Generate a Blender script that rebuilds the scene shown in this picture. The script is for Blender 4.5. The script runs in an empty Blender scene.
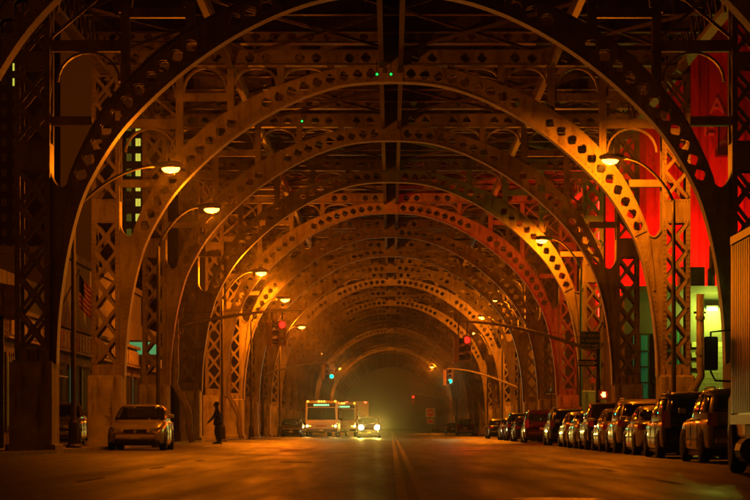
import bpy, math, random
from mathutils import Vector, Matrix
R = math.radians
random.seed(7)
sc = bpy.context.scene
COL = sc.collection

# ------------------------------------------------------------------ camera
cam_d = bpy.data.cameras.new('camera')
cam = bpy.data.objects.new('camera', cam_d); COL.objects.link(cam)
cam_d.sensor_width = 36.0
cam_d.lens = 2860 / 750 * 36.0
cam.location = (0, 0, 0.8)
cam.rotation_euler = (R(90), 0, 0)
cam_d.shift_y = 178 / 750
cam_d.shift_x = -16 / 750
cam_d.clip_start = 0.5
cam_d.clip_end = 4000
sc.camera = cam

# ------------------------------------------------------------------ world: dim night sky, warm city glow
w = bpy.data.worlds.new('World'); sc.world = w; w.use_nodes = True
nt = w.node_tree; nt.nodes.clear()
out = nt.nodes.new('ShaderNodeOutputWorld'); bg = nt.nodes.new('ShaderNodeBackground')
sky = nt.nodes.new('ShaderNodeTexSky'); sky.sky_type = 'NISHITA'; sky.sun_disc = False
sky.sun_elevation = R(4); sky.sun_rotation = R(200)
bw = nt.nodes.new('ShaderNodeRGBToBW'); mul = nt.nodes.new('ShaderNodeVectorMath'); mul.operation = 'MULTIPLY'
mul.inputs[1].default_value = (1.0, 0.19, 0.006)
nt.links.new(sky.outputs[0], bw.inputs[0]); nt.links.new(bw.outputs[0], mul.inputs[0])
nt.links.new(mul.outputs[0], bg.inputs[0]); bg.inputs[1].default_value = 0.0135
nt.links.new(bg.outputs[0], out.inputs[0])

sc.view_settings.view_transform = 'Standard'
sc.view_settings.look = 'None'
sc.view_settings.exposure = 0.0
sc.view_settings.gamma = 1.0
sc.view_settings.use_curve_mapping = False
try:
    sc.cycles.use_denoising = True
    sc.cycles.denoiser = 'OPENIMAGEDENOISE'
    sc.cycles.sample_clamp_indirect = 3.0
    sc.cycles.max_bounces = 3
    sc.cycles.diffuse_bounces = 2
    sc.cycles.glossy_bounces = 2
    sc.cycles.transmission_bounces = 2
    sc.cycles.volume_bounces = 0
    sc.cycles.caustics_reflective = False
    sc.cycles.caustics_refractive = False
    sc.cycles.blur_glossy = 1.0
    sc.cycles.use_adaptive_sampling = True
    sc.cycles.adaptive_threshold = 0.03
except Exception:
    pass

SODIUM = (1.0, 0.192, 0.002)
LAMP_W = 1700.0         # sodium lamp power
HAZE = 0.00012

# ------------------------------------------------------------------ materials
MATS = {}
def mat(name, col, rough=0.6, metal=0.0, var=0.15, scale=3.0, bump=0.0, bscale=30.0, spec=0.5, coat=0.0, rvar=0.0, dirt=None):
    if name in MATS: return MATS[name]
    m = bpy.data.materials.new(name); m.use_nodes = True
    t = m.node_tree; b = t.nodes['Principled BSDF']
    b.inputs['Roughness'].default_value = rough; b.inputs['Metallic'].default_value = metal
    b.inputs['Specular IOR Level'].default_value = spec
    b.inputs['Coat Weight'].default_value = coat
    tc = t.nodes.new('ShaderNodeTexCoord')
    n = t.nodes.new('ShaderNodeTexNoise'); n.inputs['Scale'].default_value = scale; n.inputs['Detail'].default_value = 3
    t.links.new(tc.outputs['Object'], n.inputs['Vector'])
    cr = t.nodes.new('ShaderNodeValToRGB')
    a = [max(0, c * (1 - var * 1.6)) for c in col]; d = [min(1, c * (1 + var)) for c in col]
    cr.color_ramp.elements[0].position = 0.3; cr.color_ramp.elements[1].position = 0.72
    cr.color_ramp.elements[0].color = (*a, 1); cr.color_ramp.elements[1].color = (*d, 1)
    t.links.new(n.outputs[0], cr.inputs[0])
    last = cr.outputs[0]
    if dirt:
        n3 = t.nodes.new('ShaderNodeTexNoise'); n3.inputs['Scale'].default_value = 1.3; n3.inputs['Detail'].default_value = 4
        n3.inputs['Roughness'].default_value = 0.7
        mp = t.nodes.new('ShaderNodeMapping'); mp.inputs['Scale'].default_value = (2.5, 2.5, 0.5)
        t.links.new(tc.outputs['Object'], mp.inputs[0]); t.links.new(mp.outputs[0], n3.inputs['Vector'])
        r3 = t.nodes.new('ShaderNodeValToRGB'); r3.color_ramp.elements[0].position = 0.5; r3.color_ramp.elements[1].position = 0.72
        mx = t.nodes.new('ShaderNodeMixRGB'); mx.inputs[2].default_value = (*dirt, 1)
        t.links.new(n3.outputs[0], r3.inputs[0]); t.links.new(r3.outputs[0], mx.inputs[0]); t.links.new(last, mx.inputs[1])
        last = mx.outputs[0]
    t.links.new(last, b.inputs['Base Color'])
    if rvar:
        mr = t.nodes.new('ShaderNodeMapRange'); mr.inputs[3].default_value = max(0.05, rough - rvar); mr.inputs[4].default_value = min(1, rough + rvar)
        mr.inputs[1].default_value = 0.3; mr.inputs[2].default_value = 0.7
        t.links.new(n.outputs[0], mr.inputs[0]); t.links.new(mr.outputs[0], b.inputs['Roughness'])
    if bump:
        n2 = t.nodes.new('ShaderNodeTexNoise'); n2.inputs['Scale'].default_value = bscale; n2.inputs['Detail'].default_value = 1
        t.links.new(tc.outputs['Object'], n2.inputs['Vector'])
        bp = t.nodes.new('ShaderNodeBump'); bp.inputs['Strength'].default_value = bump; bp.inputs['Distance'].default_value = 0.03
        t.links.new(n2.outputs[0], bp.inputs['Height']); t.links.new(bp.outputs[0], b.inputs['Normal'])
    MATS[name] = m
    return m
def emit(name, col, strength):
    if name in MATS: return MATS[name]
    m = bpy.data.materials.new(name); m.use_nodes = True
    b = m.node_tree.nodes['Principled BSDF']
    b.inputs['Base Color'].default_value = (*[c * .3 for c in col], 1)
    b.inputs['Emission Color'].default_value = (*col, 1); b.inputs['Emission Strength'].default_value = strength
    MATS[name] = m
    return m

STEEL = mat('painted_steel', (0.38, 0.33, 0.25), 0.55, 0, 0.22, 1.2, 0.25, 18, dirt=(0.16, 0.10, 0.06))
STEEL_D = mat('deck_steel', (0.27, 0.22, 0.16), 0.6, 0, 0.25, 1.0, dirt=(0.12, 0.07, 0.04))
CONC = mat('pedestal_concrete', (0.58, 0.54, 0.46), 0.85, 0, 0.2, 2.0, 0.4, 25, dirt=(0.18, 0.14, 0.11))
def asphalt():
    m = bpy.data.materials.new('asphalt'); m.use_nodes = True; t = m.node_tree; b = t.nodes['Principled BSDF']; N = t.nodes.new; L = t.links.new
    tc = N('ShaderNodeTexCoord')
    def noise(sc_, det, stretch=None):
        n = N('ShaderNodeTexNoise'); n.inputs['Scale'].default_value = sc_; n.inputs['Detail'].default_value = det
        if stretch:
            mp = N('ShaderNodeMapping'); mp.inputs['Scale'].default_value = stretch; L(tc.outputs['Object'], mp.inputs[0]); L(mp.outputs[0], n.inputs['Vector'])
        else: L(tc.outputs['Object'], n.inputs['Vector'])
        return n.outputs[0]
    def ramp(src, p0, p1, c0, c1):
        r = N('ShaderNodeValToRGB'); r.color_ramp.elements[0].position = p0; r.color_ramp.elements[1].position = p1
        r.color_ramp.elements[0].color = (*c0,1); r.color_ramp.elements[1].color = (*c1,1); L(src, r.inputs[0]); return r.outputs[0]
    def mix(kind, f, a, c):
        x = N('ShaderNodeMixRGB'); x.blend_type = kind
        if isinstance(f, float): x.inputs[0].default_value = f
        else: L(f, x.inputs[0])
        L(a, x.inputs[1]); L(c, x.inputs[2]) if not isinstance(c, tuple) else None
        if isinstance(c, tuple): x.inputs[2].default_value = (*c,1)
        return x.outputs[0]
    base = ramp(noise(.35, 4, (1.4,.22,1)), .3, .7, (.052,.044,.038), (.102,.087,.073))
    spk = ramp(noise(1.0, 4, (11,.9,1)), .34, .66, (.60,.60,.60), (1.35,1.3,1.25))
    c = mix('MULTIPLY', 1.0, base, spk)
    # repaired strips and tar seams
    lane = ramp(noise(.9, 1, (1,.045,1)), .56, .60, (0,0,0), (1,1,1))
    c = mix('MIX', lane, c, (.052,.046,.041))
    vo = N('ShaderNodeTexVoronoi'); vo.feature = 'DISTANCE_TO_EDGE'; vo.inputs['Scale'].default_value = .30
    mp = N('ShaderNodeMapping'); mp.inputs['Scale'].default_value = (1.3,.35,1); L(tc.outputs['Object'], mp.inputs[0])
    add = N('ShaderNodeVectorMath'); add.operation = 'ADD'; wob = N('ShaderNodeTexNoise'); wob.inputs['Scale'].default_value = 1.5
    L(tc.outputs['Object'], wob.inputs['Vector']); L(mp.outputs[0], add.inputs[0]); L(wob.outputs[1], add.inputs[1]); L(add.outputs[0], vo.inputs['Vector'])
    crack = ramp(vo.outputs['Distance'], .006, .016, (1,1,1), (0,0,0))
    c = mix('MIX', crack, c, (.02,.018,.016))
    L(c, b.inputs['Base Color'])
    rr = N('ShaderNodeMapRange'); rr.inputs[1].default_value = .3; rr.inputs[2].default_value = .7; rr.inputs[3].default_value = .38; rr.inputs[4].default_value = .56
    L(noise(.8, 6, (2.2,.12,1)), rr.inputs[0]); L(rr.outputs[0], b.inputs['Roughness'])
    b.inputs['Specular IOR Level'].default_value = .55
    bp = N('ShaderNodeBump'); bp.inputs['Strength'].default_value = .7; bp.inputs['Distance'].default_value = .03
    L(noise(30, 4), bp.inputs['Height']); L(bp.outputs[0], b.inputs['Normal'])
    MATS['asphalt'] = m; return m
ASPH = asphalt()
SIDE = mat('sidewalk_concrete', (0.28, 0.26, 0.23), 0.85, 0, 0.25, 1.0, 0.4, 30)
KERB = mat('kerb_stone', (0.30, 0.28, 0.25), 0.8, 0, 0.2, 3, 0.3, 30)
YEL = mat('worn_yellow_paint', (0.52, 0.38, 0.10), 0.6, 0, 0.4, 5, dirt=(0.14, 0.12, 0.09))
WHT = mat('worn_white_paint', (0.34, 0.32, 0.29), 0.7, 0, 0.5, 6, dirt=(0.07, 0.065, 0.06))
GALV = mat('galvanised_metal', (0.10, 0.09, 0.075), 0.6, 0.2, 0.2, 4)
DARKM = mat('dark_metal', (0.05, 0.045, 0.04), 0.5, 0.3, 0.2, 5)
BLACK = mat('black_rubber', (0.02, 0.02, 0.02), 0.8, 0, 0.2, 8)
PLAST = mat('black_plastic', (0.025, 0.025, 0.025), 0.45, 0, 0.2, 8)
RIM = mat('alloy_rim', (0.45, 0.45, 0.45), 0.3, 0.9, 0.1, 8)
GLASS = mat('dark_glass', (0.012, 0.014, 0.015), 0.06, 0, 0.1, 2, spec=0.7)
CHROME = mat('chrome_trim', (0.6, 0.6, 0.6), 0.15, 1.0, 0.05, 5)
SIGY = mat('signal_yellow', (0.50, 0.30, 0.03), 0.5, 0, 0.15, 8)
LENS_OFF = mat('unlit_lens', (0.06, 0.02, 0.015), 0.2, 0, 0.1, 8)
HLENS = mat('clear_lens', (0.35, 0.35, 0.35), 0.08, 0.4, 0.1, 8)
TLENS = mat('red_lens', (0.35, 0.01, 0.008), 0.12, 0, 0.1, 8)
ALENS = mat('amber_lens', (0.5, 0.16, 0.01), 0.15, 0, 0.1, 8)
PLATE = mat('licence_plate', (0.55, 0.50, 0.35), 0.5, 0, 0.1, 20)
SODM = emit('sodium_lamp_glow', (1.0, 0.30, 0.025), 18)
REDL = emit('signal_red_glow', (1.0, 0.008, 0.004), 5)
GRNL = emit('signal_green_glow', (0.0, 1.0, 0.52), 4)
HEADL = emit('headlamp_glow', (1.0, 0.80, 0.35), 90)
BUSL = emit('bus_headlamp_glow', (1.0, 0.70, 0.16), 30)
TAIL = emit('tail_lamp_glow', (1.0, 0.03, 0.01), 25)
AMBL = emit('marker_amber_glow', (1.0, 0.35, 0.02), 14)

# ------------------------------------------------------------------ mesh helper
class MB:
    def __init__(s): s.v = []; s.f = []
    def add(s, vs, fs):
        o = len(s.v); s.v += [tuple(p) for p in vs]; s.f += [tuple(i + o for i in f) for f in fs]
    def box(s, x0, x1, y0, y1, z0, z1):
        s.add([(x0,y0,z0),(x1,y0,z0),(x1,y1,z0),(x0,y1,z0),(x0,y0,z1),(x1,y0,z1),(x1,y1,z1),(x0,y1,z1)],
              [(0,3,2,1),(4,5,6,7),(0,1,5,4),(1,2,6,5),(2,3,7,6),(3,0,4,7)]); return s
    def bar(s, p, q, a, b, up=(0,1,0)):
        p = Vector(p); q = Vector(q); d = (q - p).normalized(); u = Vector(up)
        if abs(d.dot(u)) > .95: u = Vector((1,0,0))
        r = d.cross(u).normalized(); u = r.cross(d).normalized()
        c = [(-a/2,-b/2),(a/2,-b/2),(a/2,b/2),(-a/2,b/2)]
        s.add([p + r*i + u*j for i,j in c] + [q + r*i + u*j for i,j in c],
              [(3,2,1,0),(4,5,6,7),(0,1,5,4),(1,2,6,5),(2,3,7,6),(3,0,4,7)]); return s
    def tube(s, path, r, n=8):
        path = [Vector(p) for p in path]; rr = r if isinstance(r, (list, tuple)) else [r]*len(path)
        vs = []; fs = []; prev = None
        for i, p in enumerate(path):
            d = (path[min(i+1, len(path)-1)] - path[max(i-1, 0)]).normalized()
            u = prev if prev is not None else (Vector((0,0,1)) if abs(d.z) < .9 else Vector((1,0,0)))
            a = d.cross(u).normalized(); u = a.cross(d).normalized(); prev = u
            for k in range(n):
                t = 2*math.pi*k/n; vs.append(p + a*math.cos(t)*rr[i] + u*math.sin(t)*rr[i])
        for i in range(len(path)-1):
            for k in range(n):
                fs.append((i*n+k, i*n+(k+1)%n, (i+1)*n+(k+1)%n, (i+1)*n+k))
        fs.append(tuple(range(n))[::-1]); fs.append(tuple((len(path)-1)*n+k for k in range(n)))
        s.add(vs, fs); return s
    def lathe(s, prof, axis, c=(0,0,0), n=16):
        """prof: list of (r, h) along axis"""
        c = Vector(c); ax = {'x':Vector((1,0,0)),'y':Vector((0,1,0)),'z':Vector((0,0,1))}[axis]
        e1 = Vector((0,0,1)) if axis != 'z' else Vector((1,0,0)); e2 = ax.cross(e1)
        vs = []; fs = []
        for r, h in prof:
            for k in range(n):
                t = 2*math.pi*k/n; vs.append(c + ax*h + e1*math.cos(t)*r + e2*math.sin(t)*r)
        m = len(prof)
        for i in range(m-1):
            for k in range(n): fs.append((i*n+k, i*n+(k+1)%n, (i+1)*n+(k+1)%n, (i+1)*n+k))
        fs.append(tuple(range(n))[::-1]); fs.append(tuple((m-1)*n+k for k in range(n)))
        s.add(vs, fs); return s
    def prism(s, pts, fn, t0, t1):
        """pts 2-D polygon; fn(a,b,t)->xyz"""
        n = len(pts)
        s.add([fn(a,b,t0) for a,b in pts] + [fn(a,b,t1) for a,b in pts],
              [tuple(range(n))[::-1], tuple(range(n, 2*n))] + [(i,(i+1)%n,(i+1)%n+n,i+n) for i in range(n)]); return s
    def cell(s, A, B, C, D, y, rim, hole=0.24, ch=0.25, inward=1):
        """web cell with a chamfered diamond hole; A,B,C,D in (x,z)"""
        A,B,C,D = [Vector((p[0],0,p[1])) for p in (A,B,C,D)]
        ctr = (A+B+C+D)/4; ex = ((B+C)/2 - (A+D)/2).normalized(); ez = ((C+D)/2 - (A+B)/2).normalized()
        h = hole*0.70; c = h*ch
        hp = [(-c,-h),(c,-h),(h,-c),(h,c),(c,h),(-c,h),(-h,c),(-h,-c)]
        H = [ctr + ex*a + ez*b for a,b in hp]
        vs = [(p.x,y,p.z) for p in (A,B,C,D)] + [(p.x,y,p.z) for p in H] + [(p.x,y+rim,p.z) for p in H]
        fs = [(0,1,5,4),(1,6,5),(1,2,7,6),(2,8,7),(2,3,9,8),(3,10,9),(3,0,11,10),(0,4,11)]
        for i in range(8): fs.append((4+i, 4+(i+1)%8, 12+(i+1)%8, 12+i))
        s.add(vs, fs)
    def data(s, name, m, smooth=False):
        me = bpy.data.meshes.new(name); me.from_pydata([tuple(p) for p in s.v], [], s.f)
        me.materials.append(m); me.update()
        if smooth:
            for p in me.polygons: p.use_smooth = True
        return me
    def build(s, name, m, parent=None, smooth=False, bevel=0, seg=2):
        return inst(name, s.data(name, m, smooth), parent, bevel=bevel, seg=seg)
def inst(name, me, parent=None, loc=(0,0,0), rz=0, bevel=0, seg=2):
    o = bpy.data.objects.new(name, me); COL.objects.link(o)
    o.location = loc; o.rotation_euler = (0,0,rz); o.parent = parent
    if bevel:
        b = o.modifiers.new('edge', 'BEVEL'); b.width = bevel; b.segments = seg; b.limit_method = 'ANGLE'; b.angle_limit = R(35)
    return o
def tag(o, label, cat, group=None, kind=None):
    if label: o['label'] = label
    if cat: o['category'] = cat
    if group: o['group'] = group
    if kind: o['kind'] = kind
    return o
def thing(name, label, cat, loc=(0,0,0), rz=0, group=None):
    o = bpy.data.objects.new(name, None); COL.objects.link(o); o.empty_display_size = .2
    o.location = loc; o.rotation_euler = (0,0,rz)
    return tag(o, label, cat, group)
def struct(o): o['kind'] = 'structure'; return o
def spot(name, loc, target, col, power, size, blend=0.4, rad=0.1, parent=None):
    l = bpy.data.lights.new(name, 'SPOT'); l.color = col; l.energy = power; l.spot_size = size; l.spot_blend = blend; l.shadow_soft_size = rad
    o = bpy.data.objects.new(name, l); COL.objects.link(o); o.location = loc
    o.rotation_euler = (Vector(target) - Vector(loc)).to_track_quat('-Z', 'Y').to_euler(); o.parent = parent
    return o
def point(name, loc, col, power, rad=0.12, parent=None):
    l = bpy.data.lights.new(name, 'POINT'); l.color = col; l.energy = power; l.shadow_soft_size = rad
    o = bpy.data.objects.new(name, l); COL.objects.link(o); o.location = loc; o.parent = parent
    return o
_text_n = 0
def text(body, m, parent, loc, size, rot=(R(90),0,0), align='LEFT', name='lettering', ext=0.004, sx=1.0):
    c = bpy.data.curves.new(name, 'FONT'); c.body = body; c.size = size; c.align_x = align; c.extrude = ext; c.offset = size*0.012
    c.materials.append(m)
    o = bpy.data.objects.new(name, c); COL.objects.link(o); dg = bpy.context.evaluated_depsgraph_get(); me = bpy.data.meshes.new_from_object(o.evaluated_get(dg)); bpy.data.objects.remove(o)
    o = inst(name, me, parent, loc); o.rotation_euler = rot; o.scale = (sx,1,1)
    return o

# ------------------------------------------------------------------ ground, road, pavements
BAY = 19.8; Y1 = 77.6
def by(n): return Y1 + BAY*(n-1)        # depth of bent n
NB = 26
def road_z(x):
    if x > -1: return 0.0
    t = min(1, (-1 - x)/8.0); return 0.11*t*t*(3-2*t)
g = MB(); g.add([(-1500,-300,-0.06),(1500,-300,-0.06),(1500,2500,-0.06),(-1500,2500,-0.06)], [(0,1,2,3)])
struct(g.build('ground', mat('packed_ground', (0.09,0.08,0.07), 0.9, 0, 0.3, 0.2)))
rd = MB(); xs = [-9.0 + i*18.05/36 for i in range(37)]; ys = [-15 + 25*i for i in range(37)]
vs = [(x, y, road_z(x)) for y in ys for x in xs]
fs = [(j*37+i, j*37+i+1, (j+1)*37+i+1, (j+1)*37+i) for j in range(36) for i in range(36)]
rd.add(vs, fs); road = struct(rd.build('road', ASPH, smooth=True))
# worn lines lie a few millimetres above the asphalt
for x in (0.13, 0.38):
    p = MB(); p.add([(x-.065,-10,.006),(x+.065,-10,.006),(x+.065,190,.006),(x-.065,190,.006)], [(0,1,2,3)]); p.build('centre_line', YEL, road)
    p = MB(); p.add([(x-.055,212,.006),(x+.055,212,.006),(x+.055,560,.006),(x-.055,560,.006)], [(0,1,2,3)]); p.build('centre_line', YEL, road)
me = MB(); me.add([(-.06,-1.5,0),(.06,-1.5,0),(.06,1.5,0),(-.06,1.5,0)], [(0,1,2,3)]); dash = me.data('lane_dash', WHT)
for k in range(14):
    for x in (-4.4, 4.1): inst('lane_dash', dash, road, (x, 30+12*k, road_z(x)+.006))
me = MB(); me.add([(-.3,-1.6,0),(.3,-1.6,0),(.3,1.6,0),(-.3,1.6,0)], [(0,1,2,3)]); cw = me.data('crosswalk_bar', WHT)
for k in range(13):
    x = -7.8 + 1.3*k; inst('crosswalk_bar', cw, road, (x, 196, road_z(x)+.007))
p = MB(); p.add([(.6,187,.006),(8.6,187,.006),(8.6,187.6,.006),(.6,187.6,.006)], [(0,1,2,3)]); p.build('stop_line', WHT, road)
# manhole covers
mh = MB().lathe([(.36,.004),(.36,.012),(.30,.012)], 'z', n=20).data('manhole_cover', DARKM)
inst('manhole_cover', mh, road, (-2.2, 66, road_z(-2.2))); inst('manhole_cover', mh, road, (2.9, 99, 0))
# wet patch in the foreground
def puddle_mat():
    m = bpy.data.materials.new('wet_film'); m.use_nodes = True; b = m.node_tree.nodes['Principled BSDF']
    b.inputs['Base Color'].default_value = (.03,.027,.024,1); b.inputs['Roughness'].default_value = .34
    t = m.node_tree; n = t.nodes.new('ShaderNodeTexNoise'); n.inputs['Scale'].default_value = 14; tc = t.nodes.new('ShaderNodeTexCoord')
    bp = t.nodes.new('ShaderNodeBump'); bp.inputs['Strength'].default_value = .5; bp.inputs['Distance'].default_value = .03
    t.links.new(tc.outputs['Object'], n.inputs['Vector']); t.links.new(n.outputs[0], bp.inputs['Height']); t.links.new(bp.outputs[0], b.inputs['Normal'])
    return m
p = MB(); n = 26
p.add([(1.8+.55*math.cos(2*math.pi*k/n)*random.uniform(.8,1.1), 32.0+.7*math.sin(2*math.pi*k/n)*random.uniform(.75,1.1), .006) for k in range(n)], [tuple(range(n))])
struct(tag(p.build('wet_patch', puddle_mat()), None, None, kind='structure'))
# pavements with kerb stones
def pave(name, x0, x1, zt, zk, side):
    m = MB(); m.box(x0, x1, -15, 885, -.05, zt)
    o = struct(m.build(name, SIDE))
    kx = x1 if side < 0 else x0
    km = MB().box(-.07, .07, 0, 2.94, -.05, zt + .012).data('kerb_stone', KERB)
    for k in range(60): inst('kerb_stone', km, o, (kx + (.07 if side < 0 else -.07), 25 + 3*k, 0))
    return o
pave('pavement_left', -13.6, -9.15, .20, 0, -1)
pave('pavement_right', 9.2, 13.0, .15, 0, 1)
# ------------------------------------------------------------------ viaduct profile
prof = [(0,11.8),(.9,11.77),(1.8,11.66),(3.03,11.27),(4.39,10.58),(5.76,9.62),(7.0,8.45),(7.62,7.68),(8.2,6.68),(8.5,5.95),(8.8,4.75),(8.98,3.5),(9.06,2.6),(9.08,1.75)]
def catmull(P, m=10):
    o = []
    for i in range(len(P)-1):
        p0 = P[i-1] if i > 0 else (-P[1][0], P[1][1]); p1 = P[i]; p2 = P[i+1]; p3 = P[i+2] if i+2 < len(P) else (2*p2[0]-p1[0], 2*p2[1]-p1[1])
        for k in range(m):
            t = k/m
            o.append(tuple(.5*((2*p1[j]) + (-p0[j]+p2[j])*t + (2*p0[j]-5*p1[j]+4*p2[j]-p3[j])*t*t + (-p0[j]+3*p1[j]-3*p2[j]+p3[j])*t**3) for j in (0,1)))
    o.append(P[-1]); return o
dense = [(u, v+.8) for u, v in catmull(prof)]      # (x, z) from crown to right foot
def smooth_poly(P, it=25):
    P = list(P)
    for _ in range(it):
        P = [P[0] if i == 0 else (P[-1] if i == len(P)-1 else ((P[i-1][0]+2*P[i][0]+P[i+1][0])/4, (P[i-1][1]+2*P[i][1]+P[i+1][1])/4)) for i in range(len(P))]
    return P
full = smooth_poly([(-x, z) for x, z in dense[:0:-1]] + dense, 30)
cum = [0]
for a, b in zip(full, full[1:]): cum.append(cum[-1] + math.hypot(b[0]-a[0], b[1]-a[1]))
LTOT = cum[-1]
def at_s(s):
    s = max(0, min(LTOT, s))
    lo, hi = 0, len(cum)-1
    while hi - lo > 1:
        m = (lo+hi)//2
        if cum[m] <= s: lo = m
        else: hi = m
    t = (s - cum[lo])/max(1e-9, cum[hi]-cum[lo]); a, b = full[lo], full[hi]
    return (a[0]+(b[0]-a[0])*t, a[1]+(b[1]-a[1])*t)
def nrm(s):
    a = at_s(s-.15); b = at_s(s+.15); d = math.hypot(b[0]-a[0], b[1]-a[1])
    return (-(b[1]-a[1])/d, (b[0]-a[0])/d)
def depth(s):
    x, z = at_s(s); T = [(7.2,.48),(8.4,.62),(9.4,.76),(10.4,.82),(11.4,.72),(12.2,.58),(12.7,.52)]
    if z <= T[0][0]: return T[0][1]
    for (a, p), (b, q) in zip(T, T[1:]):
        if z <= b: return p + (q-p)*(z-a)/(b-a)
    return T[-1][1]
def inn(s): return at_s(s)
def outp(s, k=1.0):
    p = at_s(s); n = nrm(s); d = depth(s)*k; return (p[0]+n[0]*d, p[1]+n[1]*d)
# arc position where intrados reaches z=7.3
s_lo = next(cum[i] for i in range(len(full)) if full[i][1] > 7.3); s_hi = LTOT - s_lo
s_foot = 0.0
def extr_z(u):      # extrados height above x=u
    best = 99
    for k in range(400):
        s = s_lo + (s_hi-s_lo)*k/399; q = outp(s)
        if abs(q[0]-u) < best: best = abs(q[0]-u); z = q[1]
    return z
CI, CO = 9.2, 10.15        # column inner and outer faces
WY = .24                   # half distance between webs
def arch_meshes():
    # ribs with diamond openings
    m = MB(); ncell = 46; ds = (s_hi - s_lo)/ncell
    solid = {11, 12, 22, 23, 33, 34}
    for k in range(ncell):
        a, b = s_lo + k*ds, s_lo + (k+1)*ds
        A, B, C, D = inn(a), inn(b), outp(b), outp(a)
        for sy in (-1, 1):
            if k in solid: m.add([(p[0], sy*WY, p[1]) for p in (A,B,C,D)], [(0,1,2,3)])
            else: m.cell(A,B,C,D, sy*WY, -sy*.03, hole=.245)
    for k in range(ncell):      # extrados flange
        a, b = s_lo + k*ds, s_lo + (k+1)*ds; A, B = outp(a), outp(b); C, D = outp(b,1.05), outp(a,1.05)
        m.add([(p[0], y, p[1]) for y in (-WY-.09, WY+.09) for p in (A,B,C,D)], [(0,1,2,3),(7,6,5,4),(0,4,5,1),(1,5,6,2),(2,6,7,3),(3,7,4,0)])
    # splice plates on the web
    for k in (12, 34, 23):
        a, b = s_lo + (k-.75)*ds, s_lo + (k+.75)*ds
        for sy in (-1,1):
            m.add([(p[0], sy*(WY+.015), p[1]) for p in (inn(a),inn(b),outp(b),outp(a))], [(0,1,2,3)])
    rib = m.data('arch_rib', STEEL)
    # intrados flange all the way
    m = MB(); N = 110
    vs = []; fs = []
    for k in range(N+1):
        s = LTOT*k/N; p = inn(s); n = nrm(s)
        q = (p[0]-n[0]*.045, p[1]-n[1]*.045)
        for (P, y) in ((p,-.34),(p,.34),(q,.34),(q,-.34)): vs.append((P[0], y, P[1]))
    for k in range(N):
        for j in range(4): fs.append((k*4+j, k*4+(j+1)%4, (k+1)*4+(j+1)%4, (k+1)*4+j))
    m.add(vs, fs); flange = m.data('arch_flange', STEEL)
    # haunch: solid web between rib foot and column
    legs = []
    for sg in (-1, 1):
        m = MB(); zs = [2.57 + (7.0-2.57)*k/14 for k in range(15)]
        def ux(z):
            best = min(full[len(full)//2:], key=lambda p: abs(p[1]-z)); return best[0]
        for sy in (-1, 1):
            pts = [(ux(z), z) for z in zs]
            for k in range(14):
                m.add([(sg*pts[k][0], sy*WY, pts[k][1]), (sg*(CI+.02), sy*WY, pts[k][1]), (sg*(CI+.02), sy*WY, pts[k+1][1]), (sg*pts[k+1][0], sy*WY, pts[k+1][1])], [(0,1,2,3)])
            Po = outp(s_hi); Pi = inn(s_hi)
            arc = []
            xa, za = Po[0], Po[1]; xb, zb = CI+.02, 7.75
            for k in range(13):
                t = .5-.5*math.cos(math.pi*k/12); arc.append((xb + (xa-xb)*t, zb + (za-zb)*t - .36*max(0, math.sin(math.pi*t))**.5))
            poly = [(ux(7.0), 7.0), (CI+.02, 7.0)] + arc + [Pi]
            m.add([(sg*x, sy*WY, z) for x, z in poly], [tuple(range(len(poly)))])
        # curved lip round the opening + stiffener carrying the extrados line down
        for k in range(12):
            m.bar((sg*arc[k][0], 0, arc[k][1]), (sg*arc[k+1][0], 0, arc[k+1][1]), .05, 2*WY+.12)
        P = Vector((Po[0], 0, Po[1])); Q = [(Po[0]+.0, Po[1]), (Po[0]+.10, Po[1]-.6), (Po[0]+.19, Po[1]-1.3), (Po[0]+.25, Po[1]-2.1)]
        for k in range(3):
            for sy in (-1, 1): m.bar((sg*Q[k][0], sy*(WY+.02), Q[k][1]), (sg*Q[k+1][0], sy*(WY+.02), Q[k+1][1]), .06, .05)
        # splice across the rib foot
        for sy in (-1, 1): m.bar((sg*Pi[0], sy*(WY+.02), Pi[1]), (sg*Po[0], sy*(WY+.02), Po[1]), .12, .05)
        legs.append(m.data('haunch_web', STEEL))
    return rib, flange, legs
rib_me, flange_me, haunch_me = arch_meshes()

def column_mesh():
    m = MB()
    for x in (CI, CO-.06):
        m.box(x, x+.06, -.46, .46, 2.57, 8.5)                                    # channel webs, open angles above
        for y0 in (-.46, .34): m.box(x, x+.06, y0, y0+.12, 8.5, 13.1)
        for k in range(5): m.bar((x+.03, -.4, 8.6+.88*k), (x+.03, .4, 9.45+.88*k), .09, .02, (1,0,0))
    for x0, x1 in ((CI, CI+.15), (CO-.15, CO)):
        for y0 in (-.50, .46): m.box(x0, x1, y0, y0+.04, 2.57, 13.1)            # channel flanges
    for z0, z1 in ((2.57,2.95), (7.75,8.55), (10.55,10.95), (12.7,13.1)):
        for y0 in (-.525, .50): m.box(CI+.005, CO-.005, y0, y0+.025, z0, z1)    # tie plates
    m.box(CI-.06, CO+.05, -.58, .58, 2.571, 2.63)                                # base plate
    for x in (CI+.05, CI+.35, CO-.35, CO-.05):
        m.box(x-.02, x+.02, -.62, -.50, 2.63, 2.9)
    return m.data('column', STEEL)
col_me = column_mesh()
def cross_mesh(h):
    m = MB(); x0, x1 = CI+.10, CO-.10
    m.bar((x0,-.515,0), (x1,-.515,h), .115, .02, (0,1,0)); m.bar((x0,-.537,h), (x1,-.537,0), .115, .02, (0,1,0))
    m.lathe([(.11,-.553),(.11,-.548)], 'y', ((x0+x1)/2,0,h/2), 8)
    return m.data('lattice_cross', STEEL)
cross_lo = cross_mesh(.96); cross_hi = cross_mesh(.90)
zl = [2.95 + .96*k for k in range(5)]; zu = [8.6 + .93*k for k in range(2)] + [10.97 + .86*k for k in range(2)]
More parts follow.
